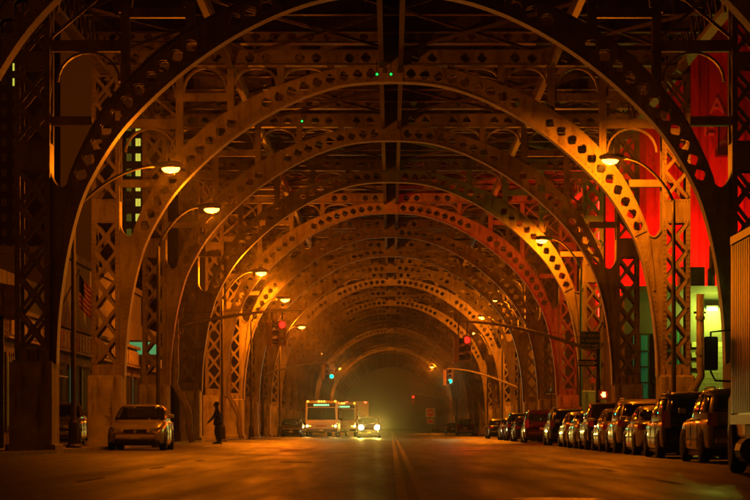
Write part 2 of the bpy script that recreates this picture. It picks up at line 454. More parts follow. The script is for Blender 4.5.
def joined_lattice():
    m = MB()
    for zz, me in [(z, cross_lo) for z in zl] + [(z, cross_hi) for z in zu]:
        for sy in (1, -1):
            m.add([(v.co.x, v.co.y*sy, v.co.z+zz) for v in me.vertices], [tuple(p.vertices) for p in me.polygons])
    return m.data('lattice', STEEL)
lattice_me = joined_lattice()
def ped_mesh():
    m = MB()
    m.box(9.1, 10.25, -.9, .9, 0.0, 2.57); return m.data('pedestal', CONC)
ped_me = ped_mesh()
plinth_me = MB().box(9.0, 10.35, -1.0, 1.0, 0, .36).data('plinth', CONC)
def rivets_col():
    m = MB()
    def riv(x, z, y=-.50):
        r = .024; m.add([(x-r,y,z-r),(x+r,y,z-r),(x+r,y,z+r),(x-r,y,z+r),(x,y-.03,z)], [(0,1,4),(1,2,4),(2,3,4),(3,0,4)])
    for x in (CI+.045, CI+.115, CO-.115, CO-.045):
        k = 0; z = 2.7
        while z < 13.0:
            riv(x, z, -.502); z += .16
    for z0, z1 in ((7.75,8.55),):
        for z in (z0+.06, z1-.06):
            for k in range(9): riv(CI+.07+.1*k, z, -.526)
    return m.data('rivets', STEEL)
riv_me = rivets_col()
def rivets_rib():
    m = MB(); s = .6
    while s < LTOT-.6:
        p = inn(s); n = nrm(s)
        for off in (.09,):
            x, z = p[0]+n[0]*off, p[1]+n[1]*off; r = .022; y = -WY-.002
            m.add([(x-r,y,z-r),(x+r,y,z-r),(x+r,y,z+r),(x-r,y,z+r),(x,y-.028,z)], [(0,1,4),(1,2,4),(2,3,4),(3,0,4)])
        s += .17
    return m.data('rivets', STEEL)
rivr_me = rivets_rib()

def top_beam(z0, z1, x0, x1, step, hole, name, gaps=()):
    m = MB(); n = int(round((x1-x0)/step)); st = (x1-x0)/n
    for k in range(n):
        a, b = x0+k*st, x0+(k+1)*st
        for sy in (-1, 1):
            if any(g0 < (a+b)/2 < g1 for g0, g1 in gaps): m.add([(a,sy*.2,z0),(b,sy*.2,z0),(b,sy*.2,z1),(a,sy*.2,z1)], [(0,1,2,3)])
            else: m.cell((a,z0),(b,z0),(b,z1),(a,z1), sy*.2, -sy*.03, hole=hole)
    m.box(x0, x1, -.3, .3, z0-.03, z0); m.box(x0, x1, -.3, .3, z1, z1+.03)
    return m.data(name, STEEL)
POSTS = [2.05, 3.75, 5.45, 7.2]
beam_me = top_beam(13.15, 13.62, -10.15, 10.15, .56, .24, 'tie_beam', [(-.6,.6)] + [(s*p-.3, s*p+.3) for p in POSTS for s in (-1,1)])
beam2_me = top_beam(13.9, 14.32, -10.4, 10.4, .62, .21, 'floor_beam', [(-.6,.6)])
def post_mesh(u, sg):
    m = MB(); z = extr_z(u) - .06
    for y in (-.19, .15): m.box(sg*u-.12, sg*u+.12, y, y+.04, z, 13.119)
    m.box(sg*u-.02, sg*u+.02, -.15, .15, z, 13.118)
    return m.data('spandrel_post', STEEL)
post_mes = [(post_mesh(u, sg)) for sg in (-1,1) for u in POSTS]
def spandrel_pieces():
    out_ = []; xs = POSTS + [CI]
    def arc(sg, c, r, rz, ztop, w_, d_):
        m = MB(); N = 12
        for k in range(N):
            t0, t1 = math.pi*k/N, math.pi*(k+1)/N
            m.bar((sg*(c+r*math.cos(t0)),0,ztop-rz+rz*math.sin(t0)), (sg*(c+r*math.cos(t1)),0,ztop-rz+rz*math.sin(t1)), w_, d_)
        out_.append(('knee_arch', m.data('knee_arch', STEEL)))
    for sg in (-1, 1):
        for a, b in zip(xs, xs[1:]):
            r = (b-a)/2 - .14; c = (a+b)/2
            arc(sg, c, r, min(r*1.15, max(.3, 13.1 - extr_z(a) - .1)), 13.06, .07, .26)
        a, b = POSTS[3], CI; z = extr_z(a) + .9
        out_.append(('brace_beam', MB().box(min(sg*(a+.1), sg*b), max(sg*(a+.1), sg*b), -.14, .14, z, z+.3).data('brace_beam', STEEL)))
        arc(sg, (a+b)/2, (b-a)/2-.16, .8, z-.02, .06, .22)
        a, b = POSTS[2], POSTS[3]; z = extr_z(a) + .35
        out_.append(('brace_beam', MB().box(min(sg*(a+.1), sg*(b-.1)), max(sg*(a+.1), sg*(b-.1)), -.12, .12, z, z+.26).data('brace_beam', STEEL)))
        a, b = POSTS[3], CI; z = extr_z(a) + 1.3
        out_.append(('diagonal_brace', MB().bar((sg*(a+.1),.05,z), (sg*b,.05,13.0), .09, .05).data('diagonal_brace', STEEL)))
        out_.append(('diagonal_brace', MB().bar((sg*(a+.1),-.05,13.0), (sg*b,-.05,z), .09, .05).data('diagonal_brace', STEEL)))
    return out_
pieces = spandrel_pieces()
crown_me = MB().box(-.40, .40, -.33, .33, 12.575, 14.3).data('crown_plate', STEEL)
def crown_riv():
    m = MB()
    for i in range(8):
        for j in range(18):
            x = -.35+.1*i; z = 12.65+.095*j; r = .02; y = -.332
            m.add([(x-r,y,z-r),(x+r,y,z-r),(x+r,y,z+r),(x-r,y,z+r),(x,y-.025,z)], [(0,1,4),(1,2,4),(2,3,4),(3,0,4)])
    return m.data('rivets', STEEL)
crownriv_me = crown_riv()
def strut_mesh(sg):
    m = MB(); s = next(LTOT - cum[i] for i in range(len(full)) if full[i][1] > 8.35); q = outp(s)
    m.box(min(sg*(q[0]-.1), sg*(CI+.03)), max(sg*(q[0]-.1), sg*(CI+.03)), -.2, .2, 9.0, 9.24); return m.data('strut', STEEL)
strut_mes = [strut_mesh(-1), strut_mesh(1)]

ORD = ['nearest','second','third','fourth','fifth','sixth','seventh','eighth','ninth','tenth','eleventh','twelfth','thirteenth','fourteenth','fifteenth','sixteenth',
       'seventeenth','eighteenth','nineteenth','twentieth','twenty-first','twenty-second','twenty-third','twenty-fourth','twenty-fifth','farthest']
def bent(n):
    if n == 0: lab = 'nearest riveted steel arch, only its dark rib cutting the upper corners'
    elif n == 1: lab = 'steel arch whose thin lit rim frames the whole street, second from the front'
    elif n == 2: lab = 'steel arch with its haunch glowing orange beside the street lamp, third from the front'
    elif n == NB-1: lab = 'farthest small steel arch at the dark end of the viaduct'
    else: lab = 'riveted steel arch on lattice columns, %s counted from the front of the viaduct' % ORD[n]
    t = thing('viaduct_arch', lab, 'steel arch', (0, by(n), 0), 0, 'steel arches of the viaduct')
    inst('arch_rib', rib_me, t); inst('arch_flange', flange_me, t)
    for me in haunch_me: inst('haunch_web', me, t)
    inst('tie_beam', beam_me, t); inst('floor_beam', beam2_me, t)
    cp = inst('crown_plate', crown_me, t)
    if n <= 5: o = inst('rivets', crownriv_me, cp); o['kind'] = 'stuff'
    if n <= 3: o = inst('rivets', rivr_me, t); o['kind'] = 'stuff'
    for me in post_mes: inst('spandrel_post', me, t)
    for nm, me in pieces: inst(nm, me, t)
    for me in strut_mes: inst('strut', me, t)
    for sg in (-1, 1):
        c = inst('column', col_me, t); c.rotation_euler.z = 0 if sg > 0 else 0
        c.scale = (sg, 1, 1)
        p = inst('pedestal', ped_me, t, bevel=.04); p.scale = (sg, 1, 1)
        q = inst('plinth', plinth_me, p, bevel=.03)
        if n <= 7:
            for zz, me in [(z, cross_lo) for z in zl] + [(z, cross_hi) for z in zu]:
                inst('lattice_cross', me, c, (0, 0, zz))
                o = inst('lattice_cross', me, c, (0, 0, zz)); o.scale = (1, -1, 1)
        else:
            o = inst('lattice', lattice_me, c); o['kind'] = 'stuff'
        if n <= 3: o = inst('rivets', riv_me, c); o['kind'] = 'stuff'
    return t
bents = [bent(n) for n in range(NB)]

# ------------------------------------------------------------------ deck between the arches
deck = thing('viaduct_deck', 'dark riveted steel floor of the elevated road spanning above all the arches', 'viaduct deck', (0, by(0), 0))
sl = MB().box(-11.2, 11.2, -6, BAY*NB, 14.72, 15.0); sl.build('deck_slab', mat('deck_slab_concrete', (.2,.17,.13), .85, 0, .3, .5), deck)
fb = MB(); fb.box(-10.4, 10.4, -.012, .012, 13.75, 14.36); fb.box(-10.4, 10.4, -.17, .17, 13.72, 13.75); fb.box(-10.4, 10.4, -.17, .17, 14.36, 14.39)
for k in range(15): fb.box(-10.3+1.47*k-.03, -10.3+1.47*k+.03, -.15, .15, 13.75, 14.36)
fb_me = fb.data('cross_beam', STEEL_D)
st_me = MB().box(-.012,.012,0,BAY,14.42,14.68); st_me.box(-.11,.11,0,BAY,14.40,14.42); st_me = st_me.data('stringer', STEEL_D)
def brace_me(dx, dy):
    m = MB(); m.bar((0,0,13.66), (dx,dy,13.66), .10, .02, (0,0,1)); m.bar((0,0,13.7), (dx,dy,13.7), .02, .1, (0,0,1))
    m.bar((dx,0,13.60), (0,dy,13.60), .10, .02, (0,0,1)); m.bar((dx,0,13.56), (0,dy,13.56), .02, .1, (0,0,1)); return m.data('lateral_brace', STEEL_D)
br = brace_me(4.75, BAY/2)
def edge_me():
    m = MB()
    for z in (12.75, 14.05): m.box(-.16, .16, .55, BAY-.55, z, z+.16)
    n = 12; st = (BAY-1.1)/n
    for k in range(n):
        a, b = .55+k*st, .55+(k+1)*st
        m.bar((0,a,12.9), (0,b,14.06), .1, .05, (1,0,0)); m.bar((.05,b,12.9), (.05,a,14.06), .1, .05, (1,0,0))
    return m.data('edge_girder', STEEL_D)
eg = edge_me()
cg = MB()
for x in (-.33, .33):
    cg.box(x-.012, x+.012, .35, BAY-.35, 13.06, 14.2); cg.box(x-.08, x+.08, .35, BAY-.35, 13.03, 13.06); cg.box(x-.08, x+.08, .35, BAY-.35, 14.2, 14.23)
cg_me = cg.data('centre_girder', mat('girder_steel', (.055,.042,.032), .8, 0, .3, 1.0))
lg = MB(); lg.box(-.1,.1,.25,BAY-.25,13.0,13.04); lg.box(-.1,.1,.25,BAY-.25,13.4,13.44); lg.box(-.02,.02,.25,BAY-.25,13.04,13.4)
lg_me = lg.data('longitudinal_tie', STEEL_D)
for n in range(NB-1):
    y0 = BAY*n
    for k in (1,2,3,4): inst('cross_beam', fb_me, deck, (0, y0 + BAY*k/5, 0))
    for x in (-8.4,-6.3,-4.2,-2.1,0,2.1,4.2,6.3,8.4): inst('stringer', st_me, deck, (x, y0, 0))
    for j in (0,1):
        for k in range(4): inst('lateral_brace', br, deck, (-9.5+4.75*k, y0 + BAY/2*j, 0))
    for x in (-9.67, 9.67): inst('edge_girder', eg, deck, (x, y0, 0))
    inst('centre_girder', cg_me, deck, (0, y0, 0))
    for x in (-POSTS[2], POSTS[2]): inst('longitudinal_tie', lg_me, deck, (x, y0, 0))
# tiny green marker lamps under the deck
def marker(px, py, Y, lab):
    x = (px-391)*Y/2860; z = .8+(428-py)*Y/2860
    t = thing('marker_lamp', lab, 'marker lamp', (x, Y, z), 0, 'green marker lamps under the deck')
    MB().box(-.07,.07,.05,.12,-.07,.07).build('housing', DARKM, t)
    MB().box(-.015,.015,.05,.12,.07,.5).build('hanger', DARKM, t)
    MB().lathe([(.035,-.02),(.045,.02),(.045,.05)], 'y', n=10).build('lens', emit('marker_green_glow', (.02,1,.12), 1.2), t)
# ------------------------------------------------------------------ street lamps
lens_me = MB().lathe([(.06,-.13),(.13,-.11),(.185,-.05),(.19,0.0)], 'z', n=14).data('lamp_lens', SODM, True)
def street_lamp(x_l, Y, pole_x, z0, zl=8.6, label='', power=1.0):
    """x_l: lamp head, pole_x: pole; arm curves from the pole up and over"""
    t = thing('street_lamp', label, 'street lamp', (pole_x, Y, z0), 0, 'sodium street lamps along the viaduct')
    d = x_l - pole_x; sg = 1 if d > 0 else -1; L = abs(d); H = zl - z0
    MB().tube([(0,0,0),(0,0,.9),(0,0,H-1.9),(0,0,H-1.2)], [.10,.085,.065,.055], 10).build('pole', GALV, t, True)
    MB().lathe([(.24,0),(.24,.06),(.17,.12),(.15,.75),(.10,.85)], 'z', n=10).build('base', DARKM, t)
    arm = []
    for k in range(9):
        a = k/8; arm.append((sg*(L-.45)*a, 0, H-1.25 + 1.42*math.sin(a*math.pi/2)**.8 - .0*a))
    MB().tube(arm, [.05-.012*k/8 for k in range(9)], 8).build('arm', GALV, t, True)
    zh = arm[-1][2]
    hd = MB(); n = 10
    for k in range(1):
        hd.lathe([(.06,-.56),(.16,-.42),(.27,-.22),(.30,0),(.28,.18),(.18,.33),(.05,.39)], 'x', (0,0,0), 14)
    o = hd.build('lamp_head', GALV, t, True); o.location = (sg*(L-.02), 0, zh+.04); o.scale = (sg*1, 1, .42)
    le = inst('lamp_lens', lens_me, t, (sg*L, 0, zh-.035)); le.scale = (1.45, 1.15, 1.25)
    le['label'] = 'glowing orange sodium lens'
    point('lamp_light', (sg*L, 0, zh-.235), SODIUM, LAMP_W*power, .035, t)
    return t
LAMPS = [(-6.62,86.0,-9.55,.2,'street lamp on a long curved arm, nearest glowing orange lamp of the left row'),
         (-6.40,102.,-8.3,.1,'second glowing street lamp along the left columns'),
         (-6.54,144.,-8.5,.1,'third glowing street lamp along the left columns, above the red traffic light'),
         (-6.45,174.,-8.5,.1,'fourth glowing street lamp along the left columns'),
         (-6.9,221.,-8.6,.1,'fifth glowing street lamp along the left columns'),
         (-8.0,340.,-9.3,.1,'sixth, tiny glowing street lamp deep along the left columns'),
         (-7.6,423.,-9.0,.1,'last tiny glowing street lamp over the left green signal'),
         (7.25,94.6,9.35,.15,'nearest street lamp of the right row, beside the brightly lit orange arch haunch'),
         (7.12,135.0,8.95,.0,'second glowing street lamp along the right columns'),
         (7.20,199.5,8.9,.0,'third glowing street lamp along the right columns, above the red signal'),
         (7.28,229.,8.9,.0,'fourth glowing street lamp along the right columns, just above the red signal'),
         (7.56,267.,9.0,.0,'fifth glowing street lamp along the right columns'),
         (5.96,416.,8.9,.0,'small lone street lamp at the far right above the green signal')]
POW = [.75,.45,2.1,1.8,1.7,1.8,1.5,.85,.68,2.0,1.7,1.8,1.5]
for i, (x, Y, px, z0, lab) in enumerate(LAMPS):
    street_lamp(x, Y, px, z0, 8.5 if i < 5 else 9.55, lab, POW[i])

# ------------------------------------------------------------------ traffic signals
def signal_head(t, x, z, y=0, lit=None, face=-1, m=SIGY):
    """three-lens head; face -1 looks towards -y, 0 sideways"""
    r = .165 if True else 0
    hh = thing_part('signal_head', t, (x, y, z), 0 if face == -1 else R(90)*face)
    b = MB(); b.box(-.19,.19,-.02,.22,-.56,.56)
    bo = b.build('housing', m, hh, bevel=.03)
    for k, (nm, c) in enumerate((('red',REDL),('amber',None),('green',GRNL))):
        zz = .36-.36*k
        MB().lathe([(.125,-.05),(.14,-.022)], 'y', (0,0,zz), 14).build('lens', c if lit == nm else LENS_OFF, hh)
        v = MB(); n = 12
        for j in range(n-1):
            a0 = R(-25)+R(230)*j/(n-1); a1 = R(-25)+R(230)*(j+1)/(n-1)
            v.add([(.16*math.cos(a),yy,zz+.16*math.sin(a)) for a in (a0,a1) for yy in (-.02,-.26)], [(0,1,3,2)])
        v.build('visor', PLAST, hh)
    return hh
def thing_part(name, parent, loc, rz):
    o = bpy.data.objects.new(name, None); COL.objects.link(o); o.parent = parent; o.location = loc; o.rotation_euler = (0,0,rz); o.empty_display_size = .1
    return o
def mast(label, px, Y, z0, tip_x, zp, zt, heads, lamp=None):
    """pole at px, arm from height zp at the pole to zt at the tip"""
    t = thing('traffic_signal', label, 'traffic light', (px, Y, z0), 0, 'mast-arm traffic lights')
    MB().tube([(0,0,0),(0,0,zp+.5)], [.13,.09], 10).build('pole', GALV, t, True)
    MB().lathe([(.26,0),(.26,.1),(.18,.2),(.16,.55)], 'z', n=10).build('base', GALV, t)
    L = tip_x - px; pts = []
    for k in range(13):
        a = k/12; pts.append((L*a, 0, zp - z0 + (zt-zp)*math.sin(a*math.pi/2)))
    MB().tube(pts, [.085-.035*k/12 for k in range(13)], 8).build('mast_arm', mat('mast_paint', (.42,.38,.30), .5, .2, .15, 3), t, True)
    MB().tube([(0,0,zp+.45),(L*.75,0,zt-z0+.05)], .012, 5).build('guy_rod', GALV, t)
    for (hx, hz, lit, face) in heads:
        h = signal_head(t, hx-px, hz-z0, -.1, lit, face)
        MB().bar((hx-px,0,hz-z0+.55), (hx-px,0,zt-z0+.02), .06, .06).build('bracket', DARKM, t)
        if lit:
            c = (1,.03,.01) if lit == 'red' else (0,1,.5)
            zz = .36 if lit == 'red' else -.36
            spot('signal_light', (hx-px, -.46, hz-z0+zz), (hx-px, -10, hz-z0+zz-1.5), c, 260 if lit == 'red' else 160, R(150), .5, .08, t)
    return t
mast('traffic light on a long curved mast arm showing red, over the left lanes', -9.35, 125, .1, -3.9, 5.25, 5.95, [(-4.75,4.95,'red',-1),(-5.2,4.9,None,1)])
m1 = mast('traffic light showing red on the right-hand mast arm, above the double line', 9.05, 125, .05, 2.95, 4.1, 5.45, [(3.32,4.28,'red',-1),(2.95,4.2,None,1)])
mast('traffic light showing green over the buses, on the left mast arm', -9.2, 205, .1, -4.5, 4.6, 5.5, [(-4.25,4.85,'green',-1),(-4.75,4.8,None,1)])
mast('traffic light showing green on the right-hand mast arm beyond the red one', 9.3, 205, .05, 3.9, 3.6, 5.05, [(4.24,4.5,'green',-1),(3.95,4.4,None,1)])
mast('far traffic light showing red near the tunnel centre', 8.8, 385, .05, 2.6, 4.2, 5.4, [(3.0,4.6,'red',-1)])

# pedestrian signal and signs on the right mast's pole
def ped_signal(x, Y, z, lab):
    t = thing('pedestrian_signal', lab, 'pedestrian signal', (x, Y, z))
    MB().box(-.22,.22,-.14,.14,-.2,.2).build('housing', PLAST, t, bevel=.02)
    h = MB(); h.box(-.07,.07,-.155,-.145,-.10,.02)
    for k in range(4): h.box(-.07+.036*k, -.045+.036*k, -.155,-.145,.021,.12)
    h.bar((-.07,-.15,-.05), (-.125,-.15,.03), .03, .01)
    h.build('hand_symbol', emit('ped_red_glow', (1,.07,.015), 45), t)
    MB().box(-.02,.02,.1,.4,-.03,.03).build('bracket', DARKM, t)
    point('signal_light', (0,-.3,0), (1,.05,.01), 14, .08, t)
ped_signal(9.26, 124.5, 2.24, 'lit red pedestrian signal low on the pole behind the parked cars')
SGN = mat('sign_green', (.02,.12,.05), .4, 0, .15, 4); SWH = mat('sign_white', (.7,.7,.66), .5, 0, .1, 5); SBK = mat('sign_black', (.02,.02,.02), .5, 0, .1, 5)
SRD = mat('sign_red', (.5,.02,.02), .4, 0, .1, 5)
def sign_text_green():
    t = thing('direction_sign', 'dark green parkway direction sign with white arrow by the right mast', 'road sign', (8.65, 124.3, 4.62))
    MB().box(-.45,.45,0,.03,-.38,.38).build('panel', SGN, t)
    b = MB()
    for (x0,x1,z0,z1) in ((-.44,.44,-.37,-.35),(-.44,.44,.35,.37),(-.44,-.42,-.35,.35),(.42,.44,-.35,.35)): b.box(x0,x1,-.006,-.001,z0,z1)
    b.build('border', SWH, t)
    r = MB().lathe([(.10,-.006),(.10,-.002)], 'y', (-.28,0,.2), 16); r.build('route_shield', SWH, t)
    r = MB().lathe([(.075,-.010),(.075,-.007)], 'y', (-.28,0,.2), 16); r.build('shield_centre', SGN, t)
    MB().box(-.33,-.23,-.014,-.011,.18,.22).build('shield_bar', SWH, t)
    text('NORTH', SWH, t, (-.12,-.008,.13), .19, name='lettering', sx=.8)
    text('H. HUDSON', SWH, t, (-.38,-.008,-.09), .19, name='lettering', sx=.78)
    text('PKWY', SWH, t, (-.38,-.008,-.31), .19, name='lettering', sx=.78)
    a = MB(); a.box(.08,.24,-.010,-.004,-.27,-.22); a.add([(.24,-.008,-.32),(.38,-.008,-.245),(.24,-.008,-.17)], [(0,1,2)]); a.build('arrow', SWH, t)
    MB().box(.3,.36,.03,.08,-.3,.3).build('bracket', GALV, t)
sign_text_green()
t = thing('one_way_sign', 'black sign with a white arrow pointing right, under the green sign', 'road sign', (8.55, 124.2, 3.62))
MB().box(-.42,.42,0,.03,-.15,.15).build('panel', SBK, t)
a = MB(); a.add([(-.38,-.006,-.08),(.2,-.006,-.08),(.2,-.006,-.125),(.40,-.006,0),(.2,-.006,.125),(.2,-.006,.08),(-.38,-.006,.08)], [tuple(range(7))]); a.build('arrow', SWH, t)
text('ONE WAY', SBK, t, (-.33,-.012,-.045), .13, sx=.95)
MB().box(.4,.46,.03,.4,-.05,.05).build('bracket', GALV, t)
t = thing('street_name_sign', 'small green street name plate on a thin pole above the parked minivan', 'road sign', (8.95, 160, .1))
MB().tube([(0,0,0),(0,0,2.75)], .035, 8).build('pole', GALV, t)
MB().box(-.38,.38,-.015,.015,2.5,2.7).build('panel', SGN, t); MB().box(-.015,.015,-.38,.38,2.72,2.92).build('panel', SGN, t)
b = MB(); b.box(-.3,.3,-.02,-.016,2.56,2.64); b.build('lettering', SWH, t)
t = thing('no_entry_sign', 'white square sign with a red disc on a far pole', 'road sign', (4.75, 345, 0))
MB().tube([(0,.05,0),(0,.05,3.2)], .05, 8).build('pole', GALV, t)
MB().box(-.55,.55,-.02,.02,2.1,3.2).build('panel', SWH, t); MB().lathe([(.48,-.03),(.48,-.024)], 'y', (0,0,2.65), 18).build('disc', SRD, t)
MB().box(-.34,.34,-.04,-.032,2.57,2.73).build('bar', SWH, t); MB().box(-.4,.4,-.02,.02,1.3,1.9).build('lower_panel', SWH, t)
MB().box(-.32,.32,-.03,-.022,1.4,1.8).build('lower_symbol', SRD, t)


# ------------------------------------------------------------------ down pipes on the pedestals
PIPE = mat('drain_pipe_paint', (.34,.31,.26), .5, 0, .2, 4, dirt=(.14,.09,.05))
def drain(x, Y, sg, lab, z0):
    t = thing('drain_pipe', lab, 'drain pipe', (x, Y, z0))
    pts = [(.0,0,5.2),(.0,0,2.75),(.03*sg,-.05,2.45),(.50*-sg,-.12,1.45),(.58*-sg,-.12,1.15),(.58*-sg,-.12,.5),(.70*-sg,-.14,.06)]
    MB().tube(pts, .135, 10).build('pipe', PIPE, t, True)
    for (a, z) in ((0,3.2),(0,4.4),(-.58*sg,.75)): MB().lathe([(.165,-.06),(.165,.06)], 'z', (a, -.12 if z < 1 else 0, z), 10).build('collar', PIPE, t)
    MB().tube([(.20*-sg,-.08,2.06),(.30*-sg,-.09,1.86)], .165, 10).build('collar', PIPE, t)
    MB().box(-.2,.2,0,.25,4.55,4.62).build('wall_clamp', DARKM, t)
drain(-8.92, by(3)+1.15, -1, 'bent drain pipe running down the left pedestal behind the parked sedan', .15)
drain(-8.95, by(5)+1.15, -1, 'bent drain pipe on the left pedestal beside the walking person', .15)
drain(10.45, by(2)-.75, 1, 'thick drain pipe elbowing down behind the silver car on the right', .12)

# ------------------------------------------------------------------ vehicles
def wheel(parent, x, y, r, w_, side):
    o = thing_part('wheel', parent, (x, y, r), 0)
    h = w_/2
    MB().lathe([(r*.62,-h),(r*.92,-h),(r,-h*.7),(r,h*.7),(r*.92,h),(r*.62,h)], 'x', n=20).build('tyre', BLACK, o, True)
    m = MB(); m.lathe([(r*.63,side*h*.75),(r*.60,side*h*.80),(r*.5,side*h*.55)], 'x', n=20)
    for k in range(5):
        a = 2*math.pi*k/5
        m.bar((side*h*.86, 0, 0), (side*h*.86, r*.60*math.cos(a), r*.60*math.sin(a)), .07, .02, (1,0,0))
    m.lathe([(r*.14,side*h*.75),(r*.14,side*h*1.0)], 'x', n=8)
    m.build('rim', RIM, o)
PAINT = {}
def paint(name, col, rough=.28, metal=.35):
    return mat('paint_'+name, col, rough, metal, .06, 1.5, coat=.9, spec=.5)
SEDAN = dict(L=4.75, W=1.80, wr=.325, wb=2.75, front_ax=1.40,
    body=[(-2.37,.80,.44,.74),(-2.30,.91,.28,.92),(-2.05,.97,.23,.99),(-1.2,1,.20,1.0),(0,1,.18,.97),(.95,1,.19,.94),(1.55,.985,.20,.87),(2.0,.94,.22,.78),(2.25,.85,.25,.69),(2.37,.70,.32,.58)],
    green=[(-2.0,.99),(-1.15,1.38),(-.75,1.44),(-.1,1.46),(.25,1.42),(1.18,.93)], wx=(.92,.68),
    side=[[(.16,.985),(.92,.965),(.28,1.345),(.16,1.355)],[(-.80,1.0),(.08,.985),(.08,1.365),(-.72,1.365)],[(-1.42,1.01),(-.88,1.005),(-.80,1.35),(-1.08,1.30)]],
    wind=((.30,1.385),(1.10,.975)), rear=((-1.20,1.335),(-1.88,1.03)), tail_z=(.74,.93), head_z=(.60,.72), rail=False, handles=[(.0,.86),(-1.0,.87)])
SUV = dict(L=4.62, W=1.84, wr=.36, wb=2.66, front_ax=1.36,
    body=[(-2.30,.86,.48,.86),(-2.25,.94,.34,1.06),(-2.0,.98,.30,1.10),(-1.0,1,.28,1.09),(0,1,.26,1.07),(.85,1,.27,1.06),(1.5,.985,.29,1.02),(1.95,.94,.31,.95),(2.2,.86,.34,.85),(2.31,.72,.42,.70)],
    green=[(-2.22,1.09),(-1.98,1.60),(-1.6,1.69),(-.2,1.71),(.30,1.65),(1.08,1.06)], wx=(.93,.73),
    side=[[(.20,1.12),(.86,1.10),(.32,1.56),(.20,1.57)],[(-.78,1.13),(.12,1.12),(.12,1.59),(-.78,1.59)],[(-1.75,1.16),(-.88,1.14),(-.88,1.58),(-1.62,1.55)]],
    wind=((.36,1.60),(1.02,1.10)), rear=((-2.02,1.55),(-2.19,1.17)), tail_z=(.84,1.15), head_z=(.76,.92), rail=True, handles=[(.02,.98),(-.98,.99)])
VAN = dict(L=4.95, W=1.92, wr=.34, wb=2.95, front_ax=1.50,
    body=[(-2.47,.88,.44,.84),(-2.42,.95,.30,1.04),(-2.1,.985,.26,1.06),(-1.0,1,.24,1.06),(.2,1,.22,1.04),(1.0,1,.23,1.03),(1.7,.98,.25,.95),(2.1,.93,.27,.86),(2.36,.84,.30,.76),(2.47,.70,.38,.62)],
    green=[(-2.42,1.06),(-2.18,1.60),(-1.8,1.73),(-.3,1.75),(.40,1.68),(1.60,1.0)], wx=(.93,.76),
    side=[[(.30,1.09),(1.28,1.07),(.48,1.58),(.30,1.60)],[(-.80,1.10),(.20,1.09),(.20,1.61),(-.80,1.61)],[(-2.0,1.12),(-.92,1.10),(-.92,1.61),(-1.86,1.58)]],
    wind=((.46,1.62),(1.50,1.06)), rear=((-2.22,1.56),(-2.39,1.14)), tail_z=(.80,1.25), head_z=(.66,.82), rail=True, handles=[(.1,.95),(-1.0,.95)])
def loft_body(D):
    W = D['W']/2; m = MB(); vs = []; fs = []
    secs = [(.84,0),(.975,.0),(1.0,.12),(1.0,.55),(.985,.84),(.92,.97),(.72,1.01)]
    n = 2*len(secs)
    for (y, wf, zl_, zs) in D['body']:
        row = [(-W*wf*a, y, zl_+(zs-zl_)*b) for a, b in secs] + [(W*wf*a, y, zl_+(zs-zl_)*b) for a, b in reversed(secs)]
        vs += row
    K = len(D['body'])
    for i in range(K-1):
        for j in range(n): fs.append((i*n+j, i*n+(j+1)%n, (i+1)*n+(j+1)%n, (i+1)*n+j))
    fs.append(tuple(range(n))); fs.append(tuple((K-1)*n+j for j in range(n))[::-1])
    m.add(vs, fs); return m
def gx(D, z):
    z0 = min(p[1] for p in D['green']); z1 = max(p[1] for p in D['green']); a, b = D['wx']
    return D['W']/2*(a + (b-a)*max(0, min(1.15, (z-z0)/(z1-z0)))**1.7)
